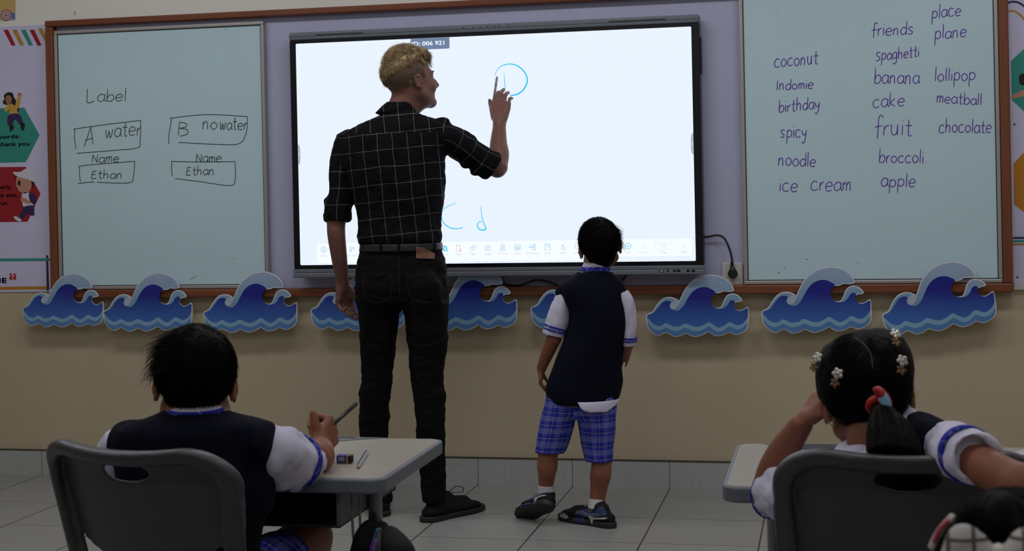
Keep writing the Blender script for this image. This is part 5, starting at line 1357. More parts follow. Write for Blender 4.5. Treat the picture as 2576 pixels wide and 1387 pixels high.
    for us in ((914, 984), (1026, 1108)):
        P = [(us[0], 690), (us[0]*.5+us[1]*.5, 691), (us[1], 692), (us[1]-4, 745), ((us[0]+us[1])/2, 762), (us[0]+4, 743), (us[0], 690)]
        pts = [p_ for p_ in (drape(bv, u, v_, .0002) for u, v_ in spline(P, 8)) if p_ is not None]
        Geo().tube(pts, .0011, 5).build('back_pocket_seam', M_seam, tr_o)
    # belt
    V = Vox(np.array([.30, -.86, 1.0]), np.array([.90, -.44, 1.12]), .003)
    bl = Loft([row(905, 1113, 612, TY, .112), row(904, 1114, 622, TY, .114), row(903, 1115, 631, TY, .115)], side=CR); V.loft(bl)
    v, f = V.mesh(1); mk('belt', v, f, mat('black_leather', (.010, .010, .012), .38, .5), t, smooth=True); bb = tree(v, f)
    for u in (958, 1003, 1093):
        pts = [p_ for p_ in (drape(bb, u, v_, .001) for v_ in (611, 616, 622, 628, 632)) if p_ is not None]
        if len(pts) > 2: Geo().tube(pts, .005, 8, flat=(1, .4)).build('belt_loop', M_tr, tr_o)
    P = [(1046, 621), (1064, 623), (1080, 630), (1094, 638), (1094, 651), (1070, 651), (1047, 650)]
    nv_ = lambda u, v_: max((x for x in (drape(bv, u, v_, .006), drape(bb, u, v_, .004)) if x is not None), key=lambda x: -x[1], default=None)
    patch_mesh(P, nv_, 'leather_patch', mat('tan_leather', (.20, .09, .06), .6, bump=.2), tr_o, 2, 'tan leather patch on the waistband')
    # shoes
    M_su = mat('black_suede', (.008, .008, .009), .85, .15); M_so = mat('dark_sole', (.017, .014, .012), .6)
    sh = shoe(t, 'shoe', (.790, -.500, .0), (.655, -.735, .0), (0, 0, 1), .098, M_su, M_so, .085, sole_t=.020, ank=at(1090, 1250, -.69))
    o, q, _ = sh
    lg = Geo()
    for k in range(3):
        c = q(.42+.07*k, .085-.012*k); S = np.cross(nrm(q(1, 0)-q(0, 0)), (0, 0, 1)); lg.tube([c-S*.022, c+np.array([0, 0, .004]), c+S*.022], .002, 6)
    c = q(.40, .090); lg.tube(spline([c, c+np.array([.03, .01, .022]), c+np.array([.055, .02, .015]), c+np.array([.05, .015, .0]), c+np.array([.01, .0, .002])], 6), .0017, 6)
    lg.build('laces', M_black, o)
    shoe(t, 'shoe', (.35, -.415, .0), (.452, -.665, .0), (0, 0, 1), .098, M_su, M_so, .085, sole_t=.020, ank=at(958, 1255, -.62))
    # pen
    tip = at(1250.5, 193, -.105); fing = (tips[0]*.5+tt*.5)
    return tip, fing
def U_(ax, d): return np.asarray(ax[2])*d
tip, fing = teacher()
end = fing+nrm(fing-tip)*.045
p = thing('stylus', (tip+end)/2, 'grey stylus pinched in the right hand of the man, its tip on the screen', 'stylus')
d_ = nrm(end-tip)
Geo().tube([tip+d_*.012, end], .0052, 12).build('barrel', mat('stylus_grey', (.20, .20, .21), .35), p, smooth=True)
Geo().tube([tip, tip+d_*.012], [.002, .005], 10).build('tip', M_black, p, smooth=True)
Geo().tube([tip+d_*.055, tip+d_*.060], .0056, 12).build('red_ring', mat('stylus_red', (.45, .02, .02), .4), p, smooth=True)
# ------------------------------------------------------------------ pupils
def uv_loft(V, lofts, smooth=2, fold=None):
    v, f = V.mesh(smooth)
    if fold:
        for a in fold: v = folds(v, f, *a)
    return v, f, loft_uv(v, f, lofts).reshape(-1, 2)
def band(parent, name, L, t0, t1, grow, m, h=.003, label=None):
    """thin ring round part of a loft, standing just proud of it"""
    n = len(L.c); i0 = t0*(n-1); i1 = t1*(n-1); geo = Geo(); k = 40; V = []; ts = np.linspace(i0, i1, 4)
    for tt in ts:
        i = int(min(n-2, math.floor(tt))); fr = tt-i
        c = L.c[i]*(1-fr)+L.c[i+1]*fr; a = L.a[i]*(1-fr)+L.a[i+1]*fr+grow; b = L.b[i]*(1-fr)+L.b[i+1]*fr+grow
        s_, n_ = L.s[i], L.nv[i]
        for q in range(k):
            an = 2*math.pi*q/k; V.append(c+s_*a*math.cos(an)+n_*b*math.sin(an))
    m4 = len(ts); F = [(r*k+q, r*k+(q+1) % k, (r+1)*k+(q+1) % k, (r+1)*k+q) for r in range(m4-1) for q in range(k)]
    V = np.array(V); cen = np.repeat(np.array([V[r*k:(r+1)*k].mean(0) for r in range(m4)]), k, 0)
    inn = cen+(V-cen)*(1-.003/np.linalg.norm(V-cen, axis=1)[:, None])
    Fi = [tuple(q+len(V) for q in f[::-1]) for f in F]
    E0 = [(q, (q+1) % k, (q+1) % k+len(V), q+len(V))[::-1] for q in range(k)]; b0 = (m4-1)*k
    E1 = [(b0+q, b0+(q+1) % k, b0+(q+1) % k+len(V), b0+q+len(V)) for q in range(k)]
    geo.add(np.concatenate([V, inn]), F+Fi+E0+E1); return geo.build(name, m, parent, smooth=True, label=label)
def hollow(V, L, depth, inset=.006):
    """open the far end of a sleeve"""
    n = len(L.c)-1; t0 = 1-depth
    V.loft(L, .001, -inset, True, t0, 1.0)

# ---------------------------------------------------------------- boy standing at the display
def standing_boy():
    t = thing('person', (1.22, -.70, 0), 'small boy in navy vest and blue plaid shorts standing before the lit display', 'person')
    Y = -.70; s = .90; ax = axes(math.radians(-14), math.radians(12), math.radians(-7)); hC = at(1509, 623, -.69)
    neck = at(1498, 680, -.70)
    shL, elL, wrL = at(1425, 735, Y), at(1394, 850, -.71), at(1361, 930, -.66)
    shR, elR, wrR = at(1570, 752, Y), at(1579, 862, -.69), at(1572, 900, -.58)
    V = Vox(np.array([.90, -.95, .03]), np.array([1.55, -.42, 1.17]), .0035)
    head(V, hC, ax, s, True, neck, .042)
    tr = Loft([row(1470, 1525, 684, Y, .045), row(1430, 1560, 725, Y, .065), row(1436, 1566, 800, Y, .075), row(1410, 1560, 900, Y, .08), row(1392, 1552, 990, Y, .085), row(1395, 1545, 1040, Y, .08)], side=CR); V.loft(tr, .02)
    lL = [at(1410, 1040, -.70), at(1379, 1138, -.72), at(1377, 1172, -.715), at(1373, 1230, -.70), at(1376, 1256, -.70)]
    V.chain(lL, [.060, .036, .0365, .0255, .027], .015)
    V.ell(at(1377, 1170, -.735), (.030, .028, .05), None, .02)
    lR = [at(1500, 1040, -.70), at(1514, 1158, -.705), at(1510, 1200, -.71), at(1503, 1258, -.715), at(1500, 1285, -.715)]
    V.chain(lR, [.060, .037, .036, .027, .029], .015)
    V.ell(at(1514, 1188, -.735), (.033, .030, .05), None, .02)
    V.chain([shL, elL], [.035, .026], .015)
    fl = Loft([(elL, .026, .025), (at(1379, 885, -.69), .0245, .023), (wrL, .0175, .015)], side=CR); V.loft(fl, .01)
    Fd = nrm(at(1360, 972, -.66)-wrL)
    hand(V, wrL, Fd, np.array([.9, .1, .1]), np.array([.1, 1, .2]), .62, curl=((.55, .6, .4), (.65, .7, .4), (.7, .7, .4), (.8, .8, .4)), thumb=(.4, .8, .4), tcurl=.2)
    V.chain([shR+np.array([-.018, .01, -.015]), elR, wrR], [.024, .024, .018], .012)
    hand(V, wrR, nrm(np.array([-.25, .9, -.1])), np.array([-.3, 0, -.9]), np.array([-.9, 0, .3]), .62, curl=((.4, .5, .3),)*4)
    v, f = V.mesh(2); mk('body', v, f, M_skin_brown, t, smooth=True); eyes(t, hC, ax, s)
    # hair
    A = np.array(ax); hc = hC+(np.array([0, -.012, .034])@A)*s; rad = np.array([.0835, .104, .093])*s
    cut = [((0, .058, 0), (0, 1, -.50), .006), ((0, -.02, -.100*s), (0, .55, -1), .006)]
    cap = hair_cap(hc, ax, rad*.985, .0035, [cut[0], ((0, -.03, -.118*s), (0, .35, -1), .006)], 3, .0015, lambda V: V.ell(hC+(np.array([0, -.034, -.036])@A)*s, np.array([.050, .044, .042])*s, ax, .02))
    # keep the ears clear: narrow the sides below ear level
    wh = np.array([.15, -.62, .55])
    def flow(d):
        r = d-wh; return r+.7*np.cross(d, np.broadcast_to(np.array([0, 0, 1.0]), d.shape))*(d[:, 2:3] > .2)+np.array([0, 0, -.5])
    st = strands(hc, ax, rad*.975, 4200, lambda d: (d[:, 1] < .45+.5*d[:, 2]) & (d[:, 2] > -.85-.3*d[:, 1]) & ~((np.abs(d[:, 0]) > .7) & (d[:, 2] < -.30)), flow, lambda d: .020+.020*(d[:, 2] > .1)+.006*(d[:, 0] > .4), .0055, .0008, 4, 21, .25)
    tuft = strands(hc, ax, rad*.99, 420, lambda d: (d[:, 0] > .55) & (d[:, 2] > -.25) & (d[:, 2] < .55) & (d[:, 1] < .45), lambda d: np.array([.6, .1, -.9])+0*d, lambda d: .030+0*d[:, 0], .020, .0009, 5, 23, .25)
    hv, hf, hm = join([(cap[0], cap[1]), st, tuft]); mk('hair', hv, hf, M_dark, t, smooth=True, label='short black hair with a swirl at the back')
    # white shirt: sleeves and tail
    SL = Loft([(at(1432, 722, Y), .026, .036), (at(1424, 745, Y), .034, .042), (at(1411, 785, -.705), .043, .044), (at(1400, 820, -.71), .043, .043), (at(1393, 846, -.712), .0425, .042)], side=CR, fix=False if False else None)
    SR = Loft([(at(1562, 738, Y), .028, .036), (at(1573, 765, Y), .032, .042), (at(1580, 800, -.695), .0295, .042), (at(1581, 840, -.69), .027, .040), (at(1581, 871, -.688), .0265, .040)], side=CR, fix=None)
    for L in (SL, SR):
        V = Vox(L.c.min(0)-.08, L.c.max(0)+.08, .0035); V.loft(L); hollow(V, L, .15)
        v, f = V.mesh(2); v = folds(v, f, .0045, 18, 4, (1.4, 1, .7)); mk('shirt_sleeve', v, f, M_shirtw, t, smooth=True, label='white shirt sleeve')
    tail = Loft([row(1374, 1560, 1002, Y, .112), row(1374, 1560, 1016, Y, .118), row(1376, 1558, 1042, Y, .118)], side=CR)
    V = Vox(tail.c.min(0)-.16, tail.c.max(0)+.16, .0035); V.loft(tail)
    V.loft(tail, .001, -.006, True)
    V.plane(at(1500, 1010, Y+.01), (0, 1, 0))
    fw_ = nrm(at(1500, 1020, Y)-CAM)
    for (u0, v0), (u1, v1) in (((1446, 1005), (1464, 1034)), ((1464, 1034), (1485, 1040)), ((1485, 1040), (1528, 1038)), ((1528, 1038), (1562, 1012))):
        e_ = at(u1, v1, Y-.12)-at(u0, v0, Y-.12); V.plane(at(u0, v0, Y-.12), nrm(np.cross(e_, fw_))*(1 if np.cross(e_, fw_)@(at(1500, 1000, Y-.12)-at(u0, v0, Y-.12)) < 0 else -1), k=.003)
    v, f = V.mesh(2); mk('shirt_tail', v, f, M_shirtw, t, smooth=True, label='white shirt tail below the vest')
    [band(t, 'sleeve_trim', L, a_, b_, .0035, M_trim) for L, a_, b_ in ((SL, .77, .805), (SL, .83, .865), (SR, .80, .835), (SR, .855, .885))]
    # collar
    V = Vox(np.array([1.15, -.85, .85]), np.array([1.50, -.55, 1.03]), .003)
    cl = Loft([row(1457, 1536, 688, Y, .056), row(1462, 1534, 676, Y, .053), row(1468, 1530, 661, Y+.002, .048)], side=CR)
    V.loft(cl); V.loft(Loft([row(1474, 1524, 675, Y+.004, .040), row(1474, 1524, 655, Y+.004, .041)], side=CR), .001, 0, True)
    V.ell(at(1499, 668, -.62), (.02, .03, .03), None, .004, True)
    v, f = V.mesh(2); mk('collar', v, f, M_shirtw, t, smooth=True)
    band(t, 'collar_trim', cl, .30, .66, .002, M_trim)
    # vest
    T = Loft([row(1452, 1541, 684, Y, .060), row(1432, 1556, 697, Y, .074), row(1412, 1572, 716, Y, .086), row(1414, 1580, 745, Y, .094), row(1432, 1582, 785, Y, .098), row(1427, 1578, 830, Y, .100), row(1408, 1568, 880, Y, .103), row(1388, 1566, 925, Y, .106), row(1376, 1569, 960, Y, .108), row(1373, 1563, 985, Y, .108), row(1377, 1556, 1003, Y, .107), row(1385, 1554, 1012, Y, .105)], side=CR)
    V = Vox(np.array([.98, -.90, .28]), np.array([1.55, -.50, 1.0]), .0035)
    V.loft(T)
    V.ell(at(1415, 735, Y), (.026, .03, .026), None, .02)
    V.loft(Loft([row(1468, 1530, 692, Y+.004, .046), row(1460, 1534, 674, Y+.006, .054)], side=CR), .002, 0, True)
    v, f = V.mesh(2); v = folds(v, f, .0045, 9, 12, (1.6, 1, .6)); mk('vest', v, f, M_vest, t, smooth=True, label='navy knitted sleeveless vest')
    n_ = len(T.c)
    band(t, 'vest_hem', T, .935, .995, .0015, M_vrib, label='ribbed navy hem')
    # shorts
    sl_ = Loft([row(1374, 1452, 985, Y, .080), row(1369, 1450, 1015, Y, .084), row(1358, 1446, 1055, Y, .084), row(1351, 1437, 1095, Y-.004, .078), row(1346, 1424, 1137, Y-.012, .066)], side=CR)
    sr_ = Loft([row(1440, 1553, 985, Y, .078), row(1448, 1551, 1030, Y, .082), row(1458, 1548, 1075, Y, .080), row(1463, 1544, 1115, Y-.002, .074), row(1473, 1542, 1158, Y-.006, .068)], side=CR)
    V = Vox(np.array([.96, -.90, .12]), np.array([1.50, -.50, .55]), .0035)
    V.loft(sl_); V.loft(sr_, .012); V.loft(Loft([row(1380, 1552, 980, Y, .080), row(1374, 1550, 1015, Y, .084), row(1374, 1548, 1036, Y, .084), row(1400, 1520, 1050, Y, .07)], side=CR), .012)
    for L in (sl_, sr_): V.loft(L, .001, -.008, True, .90, 1.0)
    v, f, uv = uv_loft(V, [sl_, sr_], 2, [(.004, 14, 5, (1.5, 1, .6))])
    mk('shorts', v, f, M_short, t, smooth=True, uv=uv, label='blue plaid shorts')
    # socks, shoes
    for pts in ([(1373, 1221, -.703), (1376, 1246, -.70)], [(1503, 1253, -.715), (1499, 1278, -.715)]):
        L = Loft([(at(*pts[0]), .0285, .029), (at(*pts[1]), .031, .034)], side=CR)
        V = Vox(at(*pts[1])-.07, at(*pts[0])+.07, .003); V.loft(L, 0); v, f = V.mesh(2); mk('sock', v, f, M_sock, t, smooth=True)
    M_up = mat('shoe_black_mesh', (.008, .008, .010), .7, .2, bump=.4, bump_scale=500); M_blue = mat('shoe_blue', (.018, .030, .11), .5); M_wh = mat('shoe_white', (.42, .42, .43), .45); M_sol = mat('shoe_sole', (.016, .016, .018), .55)
    def sneaker(toe, heel, up, ank):
        o, q, bv = shoe(t, 'shoe', toe, heel, up, .074, M_up, M_sol, .058, sole_t=.022, ank=ank)
        F = nrm(np.asarray(toe)-heel); L = np.linalg.norm(np.asarray(toe)-heel); u = nrm(np.asarray(up)-F*(np.asarray(up)@F)); S = np.cross(F, u)
        sbv = None
        for ch in bpy.data.objects:
            if ch.parent == o and ch.name.startswith('sole'): sbv = tree(np.array([p_.co[:] for p_ in ch.data.vertices])+origin(o), [p_.vertices for p_ in ch.data.polygons])
        def onshoe(a, b, side, off):
            st = q(a, b)+S*side*.12
            hs = [h for h in (bv.ray_cast(Vector(tuple(st)), Vector(tuple(-S*side))), sbv.ray_cast(Vector(tuple(st)), Vector(tuple(-S*side)))) if h[0] is not None and h[3] < .115]
            if not hs: return None
            h = min(hs, key=lambda x: x[3]); return np.array(h[0])+S*side*off
        def patch(name, poly, m, side, off=.0):
            patch_mesh([tuple(x) for x in spline(poly, 3, True)], lambda a, b: onshoe(a, b, side, .0012+off), name, m, o, 2)
        for side in (-1, 1):
            patch('blue_panel', [(.42, .030), (.62, .040), (.55, .052), (.40, .060), (.22, .056), (.20, .046)], M_blue, side)
            patch('blue_heel_panel', [(.02, .050), (.17, .042), (.20, .062), (.06, .078)], M_blue, side)
            patch('white_flash', [(.0, .040), (.20, .036), (.34, .036), (.30, .020), (.25, .008), (.24, .026), (.02, .034)], M_wh, side, .001)
            patch('white_toe_patch', [(.76, .016), (.90, .014), (.95, .022), (.86, .032), (.77, .027)], M_wh, side, .001)
            patch('blue_midsole', [(.36, .010), (.66, .010), (.60, .022), (.50, .026), (.42, .020)], M_blue, side, .0015)
            for k in range(2):
                P = [x for x in (onshoe(a, b, side, .0018) for a, b in spline([(.12, .050-.006*k), (.35, .044-.006*k), (.52, .050-.006*k), (.60, .042-.006*k)], 5)) if x is not None]
                if len(P) > 3: Geo().tube(P, .0009, 5).build('silver_piping', M_wh, o)
        c = q(.47, .068); Geo().tube([c-S*.014, c+S*.014], .0042, 8).build('cord_lock', mat('metal_clip', (.6, .6, .6), .25, .5, metal=.8), o)
        c = q(.36, .080); Geo().tube([c-S*.013, c+S*.013], .010, 8, flat=(1, .7)).build('tongue', M_up, o)
    sneaker(at(1418, 1304, -.63)*np.array([1, 1, 0]), at(1536, 1326, -.755)*np.array([1, 1, 0]), (0, 0, 1), at(1500, 1262, -.715))
    toe2 = np.array([*atz(1312, 1300, .02)[:2], .022]); toe2 = at(1308, 1302, -.64); heel2 = at(1377, 1278, -.765)
    sneaker(toe2, heel2, np.array([.25, .62, .75]), at(1376, 1245, -.70))
standing_boy()

# ---------------------------------------------------------------- seated boy
def seated_boy():
    t = thing('person', (.90, -3.40, 0), 'seated boy in navy vest seen from behind holding up a dark pen', 'person')
    Y = -3.42; s = .925; ax = axes(math.radians(-20), math.radians(4), math.radians(3)); hC = at(492, 969, -3.40)
    neck = at(492, 1030, Y); zs = .388
    V = Vox(np.array([.60, -3.62, .0]), np.array([1.28, -2.85, 1.02]), .0035)
    head(V, hC, ax, s, True, neck, .046)
    tr = Loft([row(440, 545, 1030, Y, .050), row(330, 640, 1085, Y, .075), row(325, 650, 1180, Y, .078), row(330, 640, 1300, Y, .075), row(335, 632, 1450, Y+.01, .075), row(340, 630, 1560, Y+.02, .075)], side=CR); V.loft(tr, .02)
    hipL, hipR = at(400, 1525, Y+.02), at(570, 1525, Y+.02)
    knR = np.array([at(790, 1385, -3.06)[0]-.012, -3.06, .478]); knL = knR+np.array([-.20, -.01, -.01])
    for hp, kn, dx in ((hipL, knL, -.0), (hipR, knR, .0)):
        V.chain([hp, kn], [.064, .052], .02); V.chain([kn, kn+np.array([dx, -.02, -.22]), kn+np.array([dx, -.02, -.415])], [.046, .038, .028], .012)
    # left arm rests on the desk in front, hidden
    shL, elL, wrL = at(318, 1120, Y), at(300, 1240, -3.30), np.array([at(420, 1200, -3.12)[0], -3.10, ZD+.03])
    V.chain([shL, elL, wrL], [.038, .029, .020], .012)
    hand(V, wrL, nrm(np.array([.5, .8, -.05])), np.array([0, 0, -1.]), np.array([.8, -.3, 0]), .70, curl=((.3, .3, .2),)*4)
    # right arm: elbow on the desk, fist raised with the pen
    shR, elR = at(668, 1110, Y), np.array([at(800, 1170, -3.215)[0], -3.215, ZD+.031]); wrR = at(800, 1128, -3.095)
    V.chain([shR+np.array([-.02, .03, -.02]), elR], [.032, .032], .015)
    fr = Loft([(elR, .031, .030), (elR*.5+wrR*.5+np.array([.004, 0, .003]), .030, .028), (wrR, .0215, .0195)], side=CR); V.loft(fr, .012)
    V.cap(elR, elR+np.array([.004, -.008, -.002]), .029)
    Fh = nrm(np.array([.16, .80, .42])); Nh = np.array([-.95, .15, -.10]); Th = np.array([0, -.3, .95])
    tips, tt = hand(V, wrR, Fh, Nh, Th, .86, curl=((1.30, 1.45, .8), (1.40, 1.5, .8), (1.45, 1.5, .8), (1.5, 1.5, .8)), thumb=(.80, .45, .12), tcurl=-.02, tl=.56, tr=1.3)
    v, f = V.mesh(2); mk('body', v, f, M_skin_brown, t, smooth=True); eyes(t, hC, ax, s)
    # hair
    A = np.array(ax); hc = hC+(np.array([0, -.012, .036])@A)*s; rad = np.array([.084, .106, .094])*s
    cap = hair_cap(hc, ax, rad*.985, .0035, [((0, .058, 0), (0, 1, -.50), .006), ((0, -.02, -.104*s), (0, .45, -1), .006)], 6, .0018)
    wh = np.array([-.1, -.55, .75])
    def flow(d): return (d-wh)+np.array([-.25, 0, -.35])*(d[:, 2:3] > .2)+np.array([0, 0, -.5])*(d[:, 2:3] <= .2)
    st = strands(hc, ax, rad*.975, 5200, lambda d: (d[:, 1] < .45+.5*d[:, 2]) & (d[:, 2] > -.90-.25*d[:, 1]) & ~((np.abs(d[:, 0]) > .72) & (d[:, 2] < -.34)), flow, lambda d: .026+.022*(d[:, 2] > .1), .0060, .0006, 5, 31, .3)
    tuft = strands(hc, ax, rad*.99, 700, lambda d: (d[:, 0] < -.42) & (d[:, 2] > .10) & (d[:, 2] < .85) & (d[:, 1] < .55), lambda d: np.array([-.9, .1, -.55])+0*d, lambda d: .036+0*d[:, 0], .026, .0006, 6, 33, .35)
    hv, hf, hm = join([(cap[0], cap[1]), st, tuft]); mk('hair', hv, hf, M_dark, t, smooth=True, label='short black hair sticking out on the left')
    # shirt sleeves and collar
    ds = nrm(elR-shR)
    SR = Loft([(at(652, 1126, Y+.03), .046, .040), (at(686, 1142, -3.38), .056, .046), (at(716, 1154, -3.345), .0545, .050), (at(743, 1163, -3.305), .0515, .051), (at(766, 1168, -3.27), .0495, .049)], side=np.cross(nrm(at(766, 1168, -3.27)-at(652, 1126, Y+.03)), CF))
    SL = Loft([(at(318, 1108, Y), .040, .046), (at(300, 1150, Y+.01), .044, .048), (at(296, 1200, -3.36), .042, .046), (at(298, 1232, -3.32), .041, .044)], side=CR)
    for L in (SR, SL):
        V = Vox(L.c.min(0)-.09, L.c.max(0)+.09, .0035); V.loft(L)
        if L is SR:
            for (u, v_, y, r) in ((722, 1098, -3.36, .014), (748, 1108, -3.32, .013), (700, 1120, -3.40, .014), (700, 1215, -3.36, .015), (735, 1222, -3.31, .012)): V.ell(at(u, v_, y), (r*1.2, r, r), None, .015)
        hollow(V, L, .12)
        v, f = V.mesh(2); v = folds(v, f, .008, 13, 9, (1.3, 1, 1.1)); v[:, 2] = np.where(v[:, 1] > DY0, np.maximum(v[:, 2], ZD+.001), v[:, 2])
        mk('shirt_sleeve', v, f, M_shirtw, t, smooth=True, label='white short shirt sleeve')
    band(t, 'sleeve_trim', SR, .72, .82, .0045, M_trim); band(t, 'sleeve_trim', SL, .75, .85, .004, M_trim)
    V = Vox(at(400, 1060, Y)-.09, at(590, 1000, Y)+.09, .003)
    cl = Loft([row(424, 562, 1036, Y, .064), row(430, 559, 1023, Y, .060), row(436, 555, 1011, Y+.002, .056)], side=CR); V.loft(cl)
    V.loft(Loft([row(444, 548, 1030, Y+.004, .046), row(444, 548, 1000, Y+.004, .048)], side=CR), .001, 0, True)
    v, f = V.mesh(2); mk('collar', v, f, M_shirtw, t, smooth=True); band(t, 'collar_trim', cl, .0, .40, .002, M_trim)
    # vest
    T = Loft([row(412, 572, 1034, Y, .066), row(386, 602, 1045, Y, .078), row(345, 645, 1056, Y, .088), row(302, 680, 1068, Y, .094), row(288, 686, 1086, Y, .100), row(288, 684, 1150, Y, .104), row(290, 692, 1210, Y, .106), row(296, 690, 1270, Y+.004, .108), row(302, 668, 1320, Y+.008, .110), row(306, 655, 1390, Y+.012, .112), row(306, 660, 1500, Y+.016, .114)], side=CR)
    V = Vox(np.array([.62, -3.58, .38]), np.array([1.18, -3.24, .86]), .0035); V.loft(T)
    V.ell(at(664, 1112, Y-.005), (.016, .052, .034), None, .03); V.ell(at(308, 1114, Y-.005), (.016, .052, .034), None, .03)
    V.loft(Loft([row(432, 556, 1044, Y+.006, .052), row(424, 562, 1024, Y+.008, .064)], side=CR), .002, 0, True)
    v, f = V.mesh(2); v = folds(v, f, .004, 10, 3, (1.6, 1, .6)); mk('vest', v, f, M_vest, t, smooth=True, label='navy knitted sleeveless vest')
    # shorts, socks, shoes
    V = Vox(np.array([.58, -3.58, .33]), np.array([1.26, -2.98, .58]), .004); Ls = []
    for hp, kn in ((hipL, knL), (hipR, knR)):
        d = kn-hp; L = Loft([(hp, .082, .078), (hp+d*.45, .074, .072), (hp+d*.68, .068, .064)], side=np.cross(nrm(d), (0, 0, 1))); Ls.append(L); V.loft(L, .01)
    v, f, uv = uv_loft(V, Ls, 2, [(.005, 14, 5)]); mk('shorts', v, f, M_short, t, smooth=True, uv=uv, label='blue plaid shorts')
    for kn in (knL, knR):
        a = kn+np.array([0, -.02, -.415]); L = Loft([((a[0], a[1], .13), .032, .033), ((a[0], a[1], .06), .030, .032)], side=(1, 0, 0)); V = Vox(a-.1, a+.16, .004); V.loft(L); v, f = V.mesh(1); mk('sock', v, f, M_sock, t, smooth=True)
        shoe(t, 'shoe', (a[0], a[1]+.145, 0), (a[0], a[1]-.045, 0), (0, 0, 1), .074, M_black, mat('shoe_sole', (.016, .016, .018), .55), .058)
    return tips, tt
tips, tt = seated_boy()
a = at(813, 1090, -3.07); b = at(897, 1015, -2.97)
pn = thing('pen', (a+b)/2, 'dark pen held up in the right fist of the seated boy', 'pen')
a0 = a-(b-a)*.22
Geo().tube([a0, b-(b-a)*.04], .0050, 12).build('barrel', M_black, pn, smooth=True)
Geo().tube([b-(b-a)*.04, b], [.0050, .0036], 12).build('end_cap', mat('pen_cap', (.03, .03, .034), .3), pn, smooth=True)
Geo().tube([a0, a0-(b-a)*.07], [.0046, .0012], 10).build('nib', M_alu, pn, smooth=True)

# ---------------------------------------------------------------- girl with ponytail
def flower(t, P, n, size, m=None):
    """small metal flower clip facing direction n"""
    n = nrm(n); a = nrm(np.cross(n, (0, 0, 1))); b = np.cross(n, a)
    m1 = mat('clip_silver', (.55, .53, .50), .25, .6, metal=.7); m2 = mat('clip_brown', (.16, .085, .04), .3, .6, metal=.5)
    c = thing('hair_clip', P, *t)
    V = Vox(P-.03, P+.03, .0012)
    for k in range(5):
        an = 2*math.pi*k/5; d = a*math.cos(an)+b*math.sin(an)
        V.ell(P+d*size*.55+n*.003, (size*.46, size*.40, .0022), np.array([d, np.cross(n, d), n]), .0005)
    V.ell(P+n*.005, (size*.22,)*3); v, f = V.mesh(1); mk('silver_flower', v, f, m1, c, smooth=True)
    V = Vox(P-.04, P+.04, .0012); Q = P+b*size*1.5-n*.001+a*size*.4
    for k in range(5):
        an = 2*math.pi*k/5+.4; d = a*math.cos(an)+b*math.sin(an)
        V.ell(Q+d*size*.5+n*.003, (size*.42, size*.28, .0022), np.array([d, np.cross(n, d), n]), .0005)
    V.cap(Q, P, .0022); v, f = V.mesh(1); mk('bronze_flower', v, f, m2, c, smooth=True)
    return c
